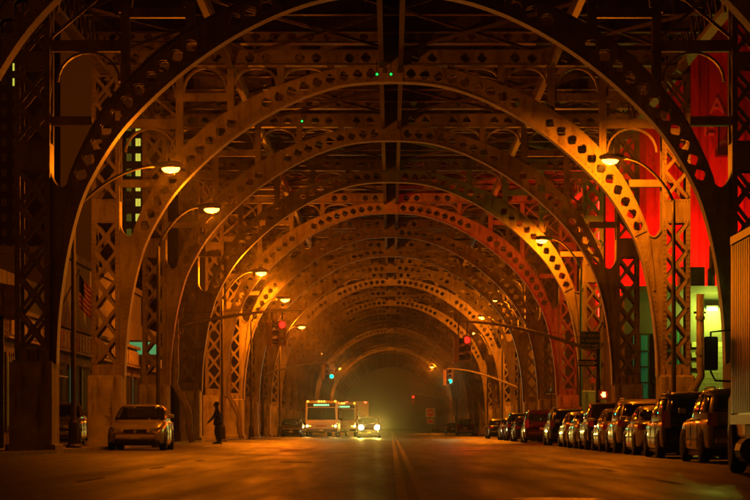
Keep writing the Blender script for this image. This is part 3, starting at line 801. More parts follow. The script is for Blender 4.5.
def make_car(name, label, D, pm, loc, rz=0, group=None, lit_tail=False, lit_head=False, cat='car', lod=0):
    t = thing(name, label, cat, loc, rz, group)
    body = loft_body(D).build('body', pm, t, True)
    ws = body.modifiers.new('edge', 'SUBSURF'); ws.levels = 1; ws.render_levels = 1
    G = D['green']; EX = 4.5
    z0 = min(G[0][1], G[-1][1]) - .06; zt = max(p[1] for p in G)
    ip = max(range(len(G)), key=lambda k: G[k][1])
    def branch(pts, z):
        pts = sorted(pts, key=lambda p: p[1])
        if z <= pts[0][1]:
            (ya,za),(yb,zb) = pts[0], pts[1]; return ya + (yb-ya)*(z-za)/(zb-za)
        for (ya,za),(yb,zb) in zip(pts, pts[1:]):
            if z <= zb: return ya + (yb-ya)*(z-za)/max(1e-6, zb-za)
        return pts[-1][0]
    def ring(z):
        zz = min(z, zt-.035)
        return branch(G[:ip+1], zz), branch(G[ip:], zz), gx(D, zz)
    zs = [z0 + (zt-.05-z0)*k/7 for k in range(8)]; NP = 40
    m = MB(); vs = []; fs = []
    def loop(z, k=1.0):
        a_, f_, w_ = ring(z); yc, h_ = (a_+f_)/2, (f_-a_)/2
        if k < 1: h_ -= (1-k)*.9; w_ -= (1-k)*.9
        o = []
        for q in range(NP):
            t_ = 2*math.pi*(q+.5)/NP; c_, s_ = math.cos(t_), math.sin(t_)
            o.append((w_*math.copysign(abs(c_)**(2/EX), c_), yc+h_*math.copysign(abs(s_)**(2/EX), s_), z))
        return o
    rows = [loop(z) for z in zs] + [loop(zt-.02, .95), loop(zt, .85), loop(zt+.012, .65)]
    for r_ in rows: vs += r_
    for a_ in range(len(rows)-1):
        for q in range(NP): fs.append((a_*NP+q, a_*NP+(q+1)%NP, (a_+1)*NP+(q+1)%NP, (a_+1)*NP+q))
    fs.append(tuple((len(rows)-1)*NP+q for q in range(NP))); m.add(vs, fs)
    m.build('cabin', pm, t, True)
    def sx(y, z):
        a_, f_, w_ = ring(z); yc, h_ = (a_+f_)/2, (f_-a_)/2
        return w_*max(0, 1-min(1, abs((y-yc)/h_))**EX)**(1/EX)
    def ey(x, z, front):
        a_, f_, w_ = ring(z); yc, h_ = (a_+f_)/2, (f_-a_)/2
        return yc + (h_ if front else -h_)*max(0, 1-min(1, abs(x/w_))**EX)**(1/EX)
    def patch(nm, fn, NR=6, NC=6):
        w_ = MB(); v_ = [fn(r_/NR, c_/NC) for r_ in range(NR+1) for c_ in range(NC+1)]
        w_.add(v_, [(r_*(NC+1)+c_, r_*(NC+1)+c_+1, (r_+1)*(NC+1)+c_+1, (r_+1)*(NC+1)+c_) for r_ in range(NR) for c_ in range(NC)])
        o = w_.build(nm, GLASS, t, True); so = o.modifiers.new('thickness', 'SOLIDIFY'); so.thickness = .02; so.offset = 0
        return o
    for sg in (-1, 1):
        for q in D['side']:     # q: rear-bottom, front-bottom, front-top, rear-top
            def fn(r_, c_, q=q, sg=sg):
                ya = q[0][0]+(q[3][0]-q[0][0])*r_; yb = q[1][0]+(q[2][0]-q[1][0])*r_
                za = q[0][1]+(q[3][1]-q[0][1])*r_; zb = q[1][1]+(q[2][1]-q[1][1])*r_
                y = ya+(yb-ya)*c_; z = za+(zb-za)*c_
                return (sg*(sx(y,z)+.006), y, z)
            patch('side_window', fn)
    for nm, key, front in (('windscreen','wind',True),('rear_window','rear',False)):
        (ya,zh),(yb,zl_) = D[key]
        def fn(r_, c_, zh=zh, zl_=zl_, front=front):
            z = zl_+(zh-zl_)*r_; w_ = ring(z)[2]*.86; x = -w_+2*w_*c_
            return (x, ey(x, z, front)+(.012 if front else -.012), z+.006)
        patch(nm, fn, 6, 10)
    yr = D['body'][0][0]; yf = D['body'][-1][0]; W = D['W']/2
    for sg in (-1, 1):
        z0, z1 = D['tail_z']
        l = MB(); l.add([(sg*W*.60,yr-.005,z0),(sg*W*.86,yr+.03,z0),(sg*W*.86,yr+.03,z1-.02),(sg*W*.60,yr-.005,z1-.04),
                         (sg*W*.955,yr+.24,z0+.02),(sg*W*.955,yr+.24,z1-.02)], [(0,1,2,3),(1,4,5,2)])
        if D is not SEDAN:
            l = MB(); l.add([(sg*W*.74,yr-.015,z0),(sg*W*.89,yr+.01,z0),(sg*W*.89,yr+.02,z1),(sg*W*.76,yr+.0,z1),(sg*W*.965,yr+.2,z0+.02),(sg*W*.95,yr+.2,z1-.02)], [(0,1,2,3),(1,4,5,2)])
        l.build('taillight', TAIL if lit_tail else TLENS, t)
        z0, z1 = D['head_z']
        l = MB(); l.add([(sg*W*.48,yf+.005,z0),(sg*W*.74,yf-.06,z0),(sg*W*.76,yf-.08,z1),(sg*W*.50,yf-.04,z1-.03),(sg*W*.90,yf-.32,z0+.06),(sg*W*.90,yf-.36,z1+.03)], [(0,1,2,3),(1,4,5,2)])
        l.build('headlight', HEADL if lit_head else HLENS, t)
        ym = D['wind'][1][0]-.22; zm = D['wind'][1][1]+.05
        mm = MB(); mm.box(sg*W*.99-.09, sg*W*.99+.09+.0, ym-.06, ym+.06, zm, zm+.13)
        mr = mm.build('mirror', pm, t, bevel=.03); mr.location = (sg*.10,0,0)
        for hy, hz in D['handles']:
            MB().box(sg*W*1.0-.02, sg*W*1.0+.02, hy-.10, hy+.08, hz-.02, hz+.015).build('door_handle', pm if D is SEDAN else PLAST, t)
        for ys in (D['side'][0][0][0]-.04, D['side'][1][0][0]-.04, D['side'][0][1][0]+.05):
            MB().box(sg*W*1.0-.006, sg*W*1.0+.006, ys-.008, ys+.008, .36, D['body'][4][3]-.10).build('door_seam', PLAST, t)
        MB().box(sg*W*1.0-.012, sg*W*1.0+.012, D['front_ax']-D['wb']+.5, D['front_ax']-.5, .50, .56).build('side_moulding', PLAST, t)
        if D['rail']:
            r0 = G[2]; r1 = G[3]; zt = max(r0[1], r1[1])
            MB().tube([(sg*W*.66, r0[0], r0[1]-.01),(sg*W*.66, r0[0]+.2, zt+.035),(sg*W*.66, r1[0]-.2, zt+.04),(sg*W*.66, r1[0]+.1, r1[1]-.01)], .022, 6).build('roof_rail', CHROME, t)
        # wheels and wells
        for ya in (D['front_ax'], D['front_ax']-D['wb']):
            wl = MB(); R_ = D['wr']*1.13; xo = sg*(W+.004)
            arcp = [(ya+R_*math.cos(math.pi*k/14), D['wr']+.01+R_*math.sin(math.pi*k/14)) for k in range(15)] + [(ya-R_*.97, .22), (ya+R_*.97, .22)]
            wl.prism(arcp, lambda a, b, x: (x, a, b), xo-.03*sg, xo); wl.build('wheel_well', PLAST, t)
            wheel(t, sg*(W-.098), ya, D['wr'], .22, sg)
    MB().box(-W*.82, W*.82, yr-.05, yr+.12, .42, .58).build('rear_bumper', pm, t, bevel=.04)
    MB().box(-W*.70, W*.70, yf-.12, yf+.05, .34, .50).build('front_bumper', pm, t, bevel=.05)
    MB().box(-.15,.15, yr-.062, yr-.045, (.62 if D is SEDAN else .70), (.75 if D is SEDAN else .83)).build('licence_plate', PLATE, t)
    MB().box(-.15,.15, yf+.048, yf+.065, .38,.50).build('licence_plate', PLATE, t)
    g = MB(); zg = (.545,.655) if D is SEDAN else (.64,.82)
    g.box(-W*.40, W*.40, yf-.06, yf+.012, zg[0], zg[1]); gr = g.build('grille', PLAST, t, bevel=.02)
    MB().box(-W*.41, W*.41, yf-.04, yf+.022, zg[1], zg[1]+.025).build('grille_trim', CHROME, t)
    MB().lathe([(.05,0),(.05,.012)], 'y', (0, yf+.012, (zg[0]+zg[1])/2), 12).build('badge', CHROME, t)
    MB().box(-W*.85, W*.85, yf-.25, yf-.02, .22,.345).build('front_valance', PLAST, t, bevel=.03)
    MB().box(-W*.93, W*.93, D['front_ax']-D['wb']+.45, D['front_ax']-.45, .16, .27).build('sill', PLAST, t)
    if lit_head:
        for sg in (-1,1):
            MB().lathe([(.17,0),(.19,.03)], 'y', (sg*W*.68, yf-.02, sum(D['head_z'])/2), 14).build('headlamp_bulb', HEADL, t)
    return t
PG = 'cars parked along the right kerb'
c_silver = paint('pewter', (.50,.48,.45)); c_dark = paint('black', (.015,.014,.014)); c_tan = paint('champagne', (.42,.37,.30)); c_red = paint('maroon', (.10,.018,.014))
c_blue = paint('navy', (.02,.025,.05)); c_grey = paint('grey', (.15,.145,.14)); c_white = paint('white', (.62,.60,.56), .25, 0); c_green = paint('green', (.03,.06,.04))
def parked(nm, D, pm, d_rear, lab, rz=0, cat='car', xc=None, **k):
    x = (8.03 if xc is None else xc); y = d_rear - D['body'][0][0]
    return make_car(nm, lab, D, pm, (x, y, 0.0), R(rz), PG, cat=cat, **k)
parked('parked_suv', SUV, c_silver, 65.2, 'pewter grey sport utility car parked just behind the box truck', 3, 'car', 8.0)
parked('parked_suv', VAN, c_dark, 75.3, 'black high-roofed car parked in front of the pewter grey one', 1)
parked('parked_sedan', SEDAN, c_white, 83.4, 'white sedan parked ahead of the black high-roofed car', 1)
parked('parked_suv', SUV, c_silver, 90.4, 'silver-grey sport utility car parked under the right lamp, between two sedans', 1)
parked('parked_sedan', SEDAN, c_tan, 97.2, 'champagne sedan parked ahead of the silver-grey sport utility car', 1)
parked('parked_suv', SUV, c_dark, 104.2, 'black sport utility car parked beside the lit pedestrian signal', 1)
parked('parked_sedan', SEDAN, c_grey, 111.0, 'dark grey sedan parked between the black sport utility car and a pale sedan', 2)
parked('parked_sedan', SEDAN, c_tan, 117.5, 'pale champagne sedan seen from behind with red tail lenses', 1)
parked('parked_suv', SUV, c_dark, 129.0, 'dark sport utility car half hidden behind the pale sedan', 1)
parked('parked_minivan', VAN, c_red, 152.0, 'dark maroon minivan seen square from behind', 0, 'minivan', 8.05)
parked('parked_sedan', SEDAN, c_dark, 166.0, 'black sedan parked ahead of the maroon minivan', 1)
parked('parked_suv', SUV, c_blue, 176.0, 'navy sport utility car parked second ahead of the maroon minivan', 1)
parked('parked_sedan', SEDAN, c_grey, 186.0, 'grey sedan parked third ahead of the maroon minivan', 1)
parked('parked_sedan', SEDAN, c_green, 211.0, 'small green-glinting sedan parked last before the crossing', 1)
parked('parked_van', VAN, c_red, 309.0, 'far dark van parked by the far end of the right kerb', 0, 'van')
parked('parked_sedan', SEDAN, c_dark, 352.0, 'tiny dark sedan parked farthest along the right kerb', 0, 'car', 7.6)
# left side
make_car('parked_sedan', 'champagne sedan facing the camera, parked by the left pedestals', SEDAN, c_tan, (-7.95, 91.2, .085), R(180), 'cars on the left')
make_car('parked_sedan', 'dark sedan in shadow behind the left lamp pole and pedestals', SEDAN, c_grey, (-11.35, 97.5, .2), R(180), 'cars on the left')
make_car('parked_sedan', 'dark sedan half seen beside the front of the bus', SEDAN, c_dark, (-7.75, 224, .07), R(180), 'cars on the left')
oc = make_car('oncoming_car', 'oncoming car with dazzling yellow-white headlights', SUV, c_grey, (-1.72, 227, .0), R(180), None, lit_head=True)
for sg in (-1, 1):
    spot('headlight_beam', (-1.72+sg*.63, 224.4, .84), (-1.72+sg*.5, 190, -.6), (1,.68,.09), 2800, R(20), 1.0, .1)
# bus
BUSW = mat('bus_white', (.55,.53,.49), .4, 0, .1, 1.5, coat=.3); BUSB = mat('bus_blue_stripe', (.03,.06,.22), .4, 0, .1, 2)
def make_bus(label, x, yfront):
    t = thing('city_bus', label, 'bus', (x, yfront, .03), 0, 'buses queueing in the oncoming lane')
    L = 12.0; W = 1.29; H = 2.98
    m = MB()
    side = [(0,.42),(-.06,1.15),(.10,1.4),(.32,2.72),(.55,H-.05),(1.0,H),(L,H),(L,.42)]
    m.add([(-W,y,z) for y,z in side] + [(W,y,z) for y,z in side], [tuple(range(8)), tuple(range(8,16))[::-1]] + [(i,i+8,(i+1)%8+8,(i+1)%8) for i in range(8)])
    m.build('body', BUSW, t, False, bevel=.10, seg=3)
    def fr(z): return .10 + (z-1.4)*.22/1.32
    for sg in (-1, 1):
        a, b = sg*.03, sg*1.14
        w_ = MB(); w_.add([(a,fr(1.42)-.012,1.42),(b,fr(1.42)-.012,1.42),(sg*1.08,fr(2.38)-.012,2.38),(a,fr(2.38)-.012,2.38),(a,fr(1.42)+.05,1.42),(b,fr(1.42)+.05,1.42),(sg*1.08,fr(2.38)+.05,2.38),(a,fr(2.38)+.05,2.38)],
            [(0,1,2,3),(7,6,5,4),(0,4,5,1),(1,5,6,2),(2,6,7,3),(3,7,4,0)]); w_.build('windscreen', GLASS, t)
        hl = thing_part('headlight_cluster', t, (sg*1.02, -.06, .92), 0)
        MB().box(-.22,.22,-.02,.05,-.12,.12).build('bezel', PLAST, hl)
        MB().lathe([(.085,-.045),(.085,-.022)], 'y', (sg*.1,0,0), 12).build('lamp', BUSL, hl)
        MB().lathe([(.06,-.045),(.06,-.022)], 'y', (-sg*.12,0,0), 12).build('lamp', AMBL, hl)
        spot('headlight_beam', (sg*1.1,-.25,.9), (sg*1.1,-25,-.9), (1,.6,.1), 300, R(30), 1.0, .08, t)
        MB().tube([(sg*1.28,.3,2.3),(sg*1.50,-.1,2.35),(sg*1.52,-.15,2.1)], .03, 6).build('mirror_arm', DARKM, t)
        MB().box(sg*1.52-.11, sg*1.52+.11, -.22,-.12, 1.55, 2.1).build('mirror', PLAST, t, bevel=.03)
        for k in range(7):
            MB().box(sg*(W-.01), sg*(W+.015), 1.6+1.42*k, 2.86+1.42*k, 1.45, 2.35).build('side_window', GLASS, t)
        MB().box(sg*W, sg*(W+.01), .9, L-.1, .98, 1.2).build('stripe', BUSB, t)
        for ya in (2.6, 8.9): wheel(t, sg*(W-.13), ya, .48, .27, sg)
    MB().box(-1.12,1.12,fr(2.6)-.03,fr(2.6)+.05,2.44,2.76).build('sign_box', PLAST, t)
    sg_ = MB()
    random.seed(int(yfront))
    xx = -.62
    while xx < .62:
        ww = random.uniform(.05,.1); sg_.box(xx, xx+ww, fr(2.6)-.045, fr(2.6)-.032, 2.53, 2.67); xx += ww+.035
    sg_.build('destination_letters', emit('bus_sign_glow', (.30,1.0,.45), 1.6), t)
    MB().box(-.6,.6,-.085,-.05,1.02,1.28).build('advert_panel', BUSW, t)
    r = MB(); 
    for k in range(7): r.box(-.42+.125*k, -.34+.125*k, -.10,-.087,.88,.98)
    r.build('red_lettering', SRD, t)
    MB().box(-1.26,1.26,-.14,.02,.45,.70).build('bumper', mat('bus_bumper', (.10,.10,.10), .6, 0, .1, 5), t, bevel=.04)
    MB().box(-.16,.16,-.16,-.142,.52,.64).build('licence_plate', PLATE, t)
    for k in range(5):
        xk = (-1.1,-.22,0,.22,1.1)[k]; MB().box(xk-.05,xk+.05,.42,.50,H-.10,H-.03).build('marker_light', AMBL, t)
    MB().box(-.05,.05,-.0,.03,1.42,2.4).build('centre_post', PLAST, t)
    w1 = MB().bar((-.1,fr(1.45)-.03,1.45),(-.75,fr(1.7)-.03,1.75),.025,.02); w1.build('wiper', PLAST, t)
    return t
make_bus('front city bus with lit headlights and wide dark windscreen', -5.55, 228)
make_bus('second city bus partly hidden behind the front bus', -4.25, 246)
bt = None
# box van behind the buses
def small_truck(label, x, y):
    t = thing('delivery_truck', label, 'truck', (x, y, 0))
    MB().box(-1.2,1.2,1.7,7,.9,3.35).build('cargo_box', BUSW, t, bevel=.05)
    MB().box(-1.05,1.05,0,1.65,.5,2.1).build('cab', BUSW, t, bevel=.12, seg=3)
    MB().box(-.9,.9,-.015,.05,1.25,1.95).build('windscreen', GLASS, t)
    for sg in (-1,1):
        MB().lathe([(.09,-.03),(.09,0)], 'y', (sg*.8,0,.85), 12).build('headlight', BUSL, t)
        for ya in (.9, 5.4): wheel(t, sg*.95, ya, .42, .25, sg)
        MB().box(sg*.9-.1, sg*.9+.1, 1.66,1.69,3.2,3.3).build('marker_light', TAIL, t)
small_truck('pale delivery truck half hidden behind the second bus', -3.35, 272)

# near box truck at the right edge
def box_truck():
    t = thing('box_truck', 'tall box truck cut by the right edge, ribbed metal side towards the street', 'truck', (7.1, 49.2, 0))
    TB = mat('truck_box_metal', (.42,.40,.37), .32, .55, .12, 1.5)
    m = MB(); m.box(-1.22,1.22,-6.6,0,.88,4.05); m.build('cargo_box', TB, t, bevel=.03)
    for k in range(26):
        MB().box(-1.255,-1.221,-6.5+.25*k,-6.42+.25*k,1.05,3.92).build('side_rib', TB, t)
    MB().box(-1.265,-1.222,-6.6,0.0,.86,1.02).build('bottom_rail', mat('truck_rail', (.3,.29,.27), .4, .6, .1, 3), t)
    MB().box(-1.265,-1.222,-6.6,0.0,3.95,4.08).build('top_rail', MATS['truck_rail'], t)
    MB().box(-1.25,-1.19,-.06,.03,.88,4.05).build('corner_post', MATS['truck_rail'], t)
    cabm = paint('truck_dark', (.05,.045,.04), .4, 0)
    m = MB(); side = [(.15,.6),(.15,2.55),(.5,2.7),(1.35,2.6),(1.75,1.6),(2.75,1.35),(2.9,.6)]
    m.add([(-.98,y,z) for y,z in side]+[(.98,y,z) for y,z in side], [tuple(range(7)),tuple(range(7,14))[::-1]]+[(i,i+7,(i+1)%7+7,(i+1)%7) for i in range(7)])
    m.build('cab', cabm, t, bevel=.08, seg=3)
    for sg in (-1,1):
        w_ = MB(); w_.add([(sg*.987,.5,1.65),(sg*.987,1.6,1.65),(sg*.987,1.28,2.4),(sg*.987,.5,2.4)], [(0,1,2,3)]); w_.build('side_window', GLASS, t)
        mi = thing_part('mirror', t, (sg*.98, 1.5, 1.5), 0)
        MB().tube([(0,0,.12),(sg*.37,.02,.14),(sg*.45,.02,.30),(sg*.45,.02,1.0),(0,0,1.05)], .022, 6).build('mirror_arm', PLAST, mi)
        MB().box(sg*.45-.125, sg*.45+.125, -.06,.06,.32,.92).build('mirror_housing', PLAST, mi, bevel=.03)
        for ya in (1.95,-4.6): wheel(t, sg*.90, ya, .46, .26, sg)
        MB().box(sg*1.0-.05, sg*1.0+.05, -3.4, -.4, .45, .84).build('side_skirt', DARKM, t)
        MB().box(sg*1.12-.02, sg*1.12+.02, -5.4,-5.3,.25,.8).build('mud_flap', PLAST, t)
        MB().box(sg*1.24-.02, sg*1.24+.02, -.40,-.30,.90,.97).build('marker_reflector', ALENS, t)
    MB().box(-.45,.45,-6.5,2.6,.5,.86).build('chassis', DARKM, t)
    MB().tube([(-1.0,-.2,.42),(-1.0,-.95,.42)], .22, 12).build('fuel_tank', DARKM, t)
box_truck()

# ------------------------------------------------------------------ pedestrian
def person(x, Y, z):
    t = thing('person', 'person in dark clothes walking beside the left pedestals, seen in silhouette', 'person', (x, Y, z), R(0))
    import bmesh
    def skin(name, chain, m, rot=0):
        bm = bmesh.new(); ids = {}
        lay = bm.verts.layers.skin.verify()
        for k, (co, r, par) in chain.items():
            v = bm.verts.new(co); rr = r if isinstance(r, tuple) else (r, r); v[lay].radius = rr; ids[k] = v
        for k, (co, r, par) in chain.items():
            if par: bm.edges.new((ids[par], ids[k]))
        first = next(iter(chain)); ids[first][lay].use_root = True
        me = bpy.data.meshes.new(name); bm.to_mesh(me); bm.free(); me.materials.append(m)
        o = bpy.data.objects.new(name, me); COL.objects.link(o); o.parent = t
        o.modifiers.new('skin', 'SKIN').use_smooth_shade = True
        s_ = o.modifiers.new('sub', 'SUBSURF'); s_.levels = 2; s_.render_levels = 2
        return o
    cloth = mat('dark_clothes', (.022,.02,.022), .9, 0, .3, 10)
    trou = mat('dark_trousers', (.016,.016,.02), .9, 0, .3, 10)
    skinm = mat('skin', (.24,.13,.08), .6, 0, .1, 10); hair = mat('dark_hair', (.012,.009,.007), .7, 0, .3, 20)
    # walking towards the left of the picture (-x); y is depth
    C = {'pel':((0,0,.95),(.15,.115),None),'bel':((-.01,0,1.10),(.15,.115),'pel'),'che':((-.02,0,1.30),(.17,.125),'bel'),'sho':((-.02,0,1.44),(.12,.10),'che'),
         'nec':((-.03,0,1.52),.058,'sho'),'hd0':((-.045,0,1.60),.075,'nec'),'hd1':((-.05,0,1.68),.092,'hd0'),'hd2':((-.045,0,1.745),.07,'hd1'),
         'shl':((-.02,-.17,1.42),.075,'sho'),'ell':((-.14,-.24,1.15),.052,'shl'),'wrl':((-.30,-.22,.95),.036,'ell'),'hal':((-.36,-.21,.89),(.03,.038),'wrl'),
         'shr':((-.02,.17,1.42),.075,'sho'),'elr':((.08,.22,1.15),.052,'shr'),'wrr':((.04,.22,.92),.036,'elr'),'har':((.02,.22,.84),(.03,.038),'wrr'),
         'hil':((0,-.09,.88),.098,'pel'),'knl':((-.06,-.10,.50),.066,'hil'),'anl':((.02,-.10,.10),.046,'knl'),'tol':((-.13,-.11,.045),(.035,.045),'anl'),
         'hir':((0,.09,.88),.098,'pel'),'knr':((.02,.10,.50),.066,'hir'),'anr':((.10,.10,.12),.046,'knr'),'tor':((-.03,.11,.045),(.035,.045),'anr')}
    skin('body', C, cloth)
    # jacket skirt, hair cap, face, fingers
    MB().lathe([(.05,.0),(.085,.02),(.098,.07),(.09,.12),(.05,.155)], 'z', (-.035,0,1.655), 12).build('hair', hair, t, True)
    f = MB(); f.lathe([(.03,-.06),(.055,-.04),(.06,0),(.05,.05),(.03,.07)], 'z', (-.095,0,1.655), 10); f.bar((-.145,0,1.665),(-.17,0,1.64),.025,.02)
    for sy in (-1,1): f.lathe([(.012,-.01),(.012,.01)], 'x', (-.153,sy*.022,1.685), 6)
    f.bar((-.148,-.02,1.615),(-.148,.02,1.615),.012,.01)
    f.build('face', skinm, t, True)
    for sy, bx, bz in ((-1,-.385,.865),(1,.012,.80)):
        h = MB()
        for k in range(4):
            yy = sy*.21+(-.024+.016*k)
            h.tube([(bx,yy,bz),(bx-.022,yy,bz-.04),(bx-.02,yy,bz-.075+.006*abs(k-1.5))], [.009,.008,.006], 6)
        h.tube([(bx-.01,sy*.21-.03*sy,bz+.02),(bx-.045,sy*.21-.035*sy,bz-.01),(bx-.06,sy*.21-.03*sy,bz-.035)], [.01,.009,.007], 6)
        h.build('fingers', skinm, t, True)
    for (x0, z0) in ((-.05,.0),(.05,.0)):
        sy = -.10 if x0 < 0 else .10
        MB().box(x0-.13, x0+.11, sy-.045, sy+.045, z0, z0+.07).build('shoe', BLACK, t, bevel=.025)
    j = MB(); j.lathe([(.185,0),(.175,.12),(.15,.3)], 'z', (0,0,.82), 14); o = j.build('jacket_hem', cloth, t, True); o.scale = (.85,1,1)
person(-7.6, 125.4, .085)
for o in COL.objects:
    if o.name == 'person': o.scale = (1.22, 1.22, 1.03)

# ------------------------------------------------------------------ right-hand buildings
RED = mat('red_painted_wall', (.55,.10,.08), .8, 0, .35, .25, .3, 6, dirt=(.22,.05,.04)); REDT = mat('pale_sign_letter', (.75,.45,.40), .6, 0, .1, 3)
YB = mat('pale_brick', (.42,.40,.28), .85, 0, .15, 2.0, .3, 12); DKW = mat('dark_wall', (.10,.09,.08), .85, 0, .25, .6)
TEAL = emit('teal_shop_glow', (.06,.50,.20), .06); DULL = emit('dim_window_glow', (.55,.35,.03), .06)
rb = thing('red_building', 'tall building wall flooded with red light, big pale letters on it', 'building', (0, 150, 0))
MB().box(10.75, 24, 0, 12, 0, 34).build('wall', RED, rb)
MB().box(10.6, 24.2, -.25, .3, 33.6, 34.3).build('parapet', DKW, rb)
for k in range(8): MB().box(11.9+1.55*k, 11.98+1.55*k, -.05, 0, 6.5, 33.5).build('panel_joint', mat('red_joint', (.35,.05,.04), .8, 0, .1, 1), rb)
text('A', REDT, rb, (16.7, -.02, 17.3), 1.2, name='letter', ext=.03)
text('E', REDT, rb, (16.35, -.02, 16.16), 1.25, name='letter', ext=.03)
text('CI', REDT, rb, (17.05, -.02, 15.06), 1.2, name='letter', ext=.03)
for k in range(5): MB().box(11.0+2.35*k, 11.4+2.35*k, -.30, 0, 0, 33.5).build('pilaster', RED, rb)
for z in (20.5, 28.0): MB().box(10.7, 24, -.22, -.0, z, z+.28).build('ledge', RED, rb)
# bracket of pipes standing off the red wall
MB().bar((17.1,-.8,15.2),(17.1,-.8,17.0),.08,.08).build('rod', DARKM, rb); MB().bar((17.6,-.8,15.2),(17.6,-.8,24),.08,.08).build('rod', DARKM, rb)
MB().box(17.0,17.9,-1.2,0,15.0,15.35).build('bracket', DARKM, rb)
lo = thing('low_brick_building', 'low pale brick building lit yellow-green under a small wall lamp', 'building', (0, 136, 0))
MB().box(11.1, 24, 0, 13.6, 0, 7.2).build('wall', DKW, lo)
MB().box(10.95, 24.1, -.15, .25, 7.2, 7.55).build('cornice', DKW, lo)
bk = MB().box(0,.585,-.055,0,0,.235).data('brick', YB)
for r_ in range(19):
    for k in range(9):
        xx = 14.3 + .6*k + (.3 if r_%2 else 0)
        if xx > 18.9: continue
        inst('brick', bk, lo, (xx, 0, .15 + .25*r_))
for (x0,x1,z0,z1,mt) in ((11.5,12.2,2.2,5.2,TEAL),(12.5,13.3,2.2,5.2,GLASS),(13.45,13.7,1.2,5.5,TEAL)):
    f = MB().box(x0-.1,x1+.1,-.08,.0,z0-.1,z1+.1).build('window', DARKM, lo); MB().box(x0,x1,-.10,-.081,z0,z1).build('pane', mt, f)
    for q in (1,2,3): MB().box(x0,x1,-.13,-.101,z0+(z1-z0)*q/4-.04,z0+(z1-z0)*q/4+.04).build('mullion', DARKM, f)
    MB().box((x0+x1)/2-.03,(x0+x1)/2+.03,-.13,-.101,z0,z1).build('mullion', DARKM, f)
# roof plant on the low building
MB().box(14.0,15.2,2.5,4.0,7.2,8.6).build('roof_unit', DARKM, lo); MB().tube([(15.6,3,7.2),(15.6,3,9.6),(16.6,3,9.6),(16.6,3,8.9)], .16, 8).build('vent_duct', DARKM, lo)
MB().box(15.3,17.4,2.2,2.3,8.3,8.5).build('roof_rail', DARKM, lo)
for k in range(4): MB().box(15.3+.65*k,15.38+.65*k,2.2,2.3,7.5,8.3).build('roof_rail_post', DARKM, lo)
# wall lamp
wl = thing('wall_lamp', 'small green-white wall lamp glowing on the low brick building', 'wall lamp', (15.25, 135.9, 6.45))
MB().box(-.28,.28,-.30,.1,.06,.16).build('hood', DARKM, wl, bevel=.03); MB().box(-.24,.24,-.26,-.02,-.06,.055).build('lens', emit('wall_lamp_glow', (.15,1.0,.40), 12), wl)
point('lamp_light', (0,-.55,-.2), (.75,1.0,.08), 800, .15, wl)
# red flood lights on the low roof
for k, x in enumerate((12.2, 15.4, 18.6)):
    fl = thing('flood_light', ['red flood lamp on the low roof, left one of three','red flood lamp on the low roof, middle one of three','red flood lamp on the low roof, right one of three'][k], 'flood light', (x, 147.0, 7.2), 0, 'red flood lamps on the roof')
    MB().box(-.3,.3,-.12,.12,.35,.75).build('housing', DARKM, fl, bevel=.03); MB().box(-.04,.04,-.04,.04,0,.36).build('stand', DARKM, fl)
    MB().box(-.27,.27,.121,.135,.38,.72).build('lens', emit('red_flood_glow', (1,.02,.01), 40), fl)
    spot('flood_beam', (0,.25,.6), (0,3,3.6), (1.0,.010,.004), 1900, R(140), .6, .2, fl)
# red neon sign over the pavement that tints the right columns
ng = thing('neon_sign', 'red neon blade sign behind the right columns', 'neon sign', (10.95, 148.4, 0))
MB().box(-.12,.12,-.9,.9,6.0,13.4).build('sign_box', DARKM, ng)
for z in (6.4,8.1,9.8,11.5): MB().box(-.16,-.121,-.7,.7,z,z+1.4).build('neon_panel', emit('red_neon_glow', (1,.015,.008), 14), ng)
MB().box(-.05,.05,-.05,.05,0,6).build('post', DARKM, ng)
point('neon_light', (-.7,0,10.3), (1,.015,.006), 700, .4, ng)

# row of low shops farther along the right side
sh = thing('right_shop_row', 'dark row of low buildings behind the right columns with small green windows', 'building', (0, 215, 0))
MB().box(13.1, 22, 0, 160, 0, 9).build('wall', DKW, sh)
random.seed(11)
for k in range(16):
    y = 4+9.5*k
    f = MB().box(13.0,13.09,y,y+3.2,1.0,3.6).build('window', DARKM, sh); MB().box(12.975,12.999,y+.15,y+3.05,1.15,3.45).build('pane', random.choice([TEAL,DULL,GLASS]), f)

# ------------------------------------------------------------------ left-hand buildings
LW = mat('stucco_wall', (.20,.175,.13), .85, 0, .2, .8, .3, 10); FASC = mat('patterned_fascia', (.46,.38,.24), .7, 0, .55, 9, .6, 12)
ls = thing('left_shop', 'low shop with patterned fascia and barred windows behind the left columns', 'shop', (0, 100, 0))
MB().box(-26, -13.7, 0, 70, 0, 6.4).build('wall', LW, ls)
MB().box(-13.7, -13.3, -.4, 70, 3.95, 4.85).build('fascia', FASC, ls)
for k in range(60): MB().box(-13.27,-13.22,-.3+1.15*k,.55+1.15*k,4.05,4.75).build('fascia_panel', FASC, ls, bevel=.04)
MB().box(-13.75, -13.1, -.5, 70.2, 4.86, 5.0).build('coping', LW, ls)
for k in range(14):
    y = 1.2+4.9*k; f = MB().box(-13.69,-13.6,y,y+3.4,.7,3.5).build('window', DARKM, ls)
    MB().box(-13.599,-13.57,y+.15,y+3.25,.85,3.35).build('pane', DULL if k%3 != 1 else TEAL, f)
    for j in range(6): MB().box(-13.56,-13.52,y+.3+.5*j,y+.34+.5*j,.7,3.5).build('bar', DARKM, f)
# upper block behind the shop
ub = thing('left_block', 'plain dark stucco block rising behind the shop fascia', 'building', (0, 118, 0))
MB().box(-30, -13.8, 0, 40, 6.41, 8.0).build('wall', LW, ub); MB().box(-30.1,-13.6,-.15,40,8.0,8.3).build('cornice', LW, ub)
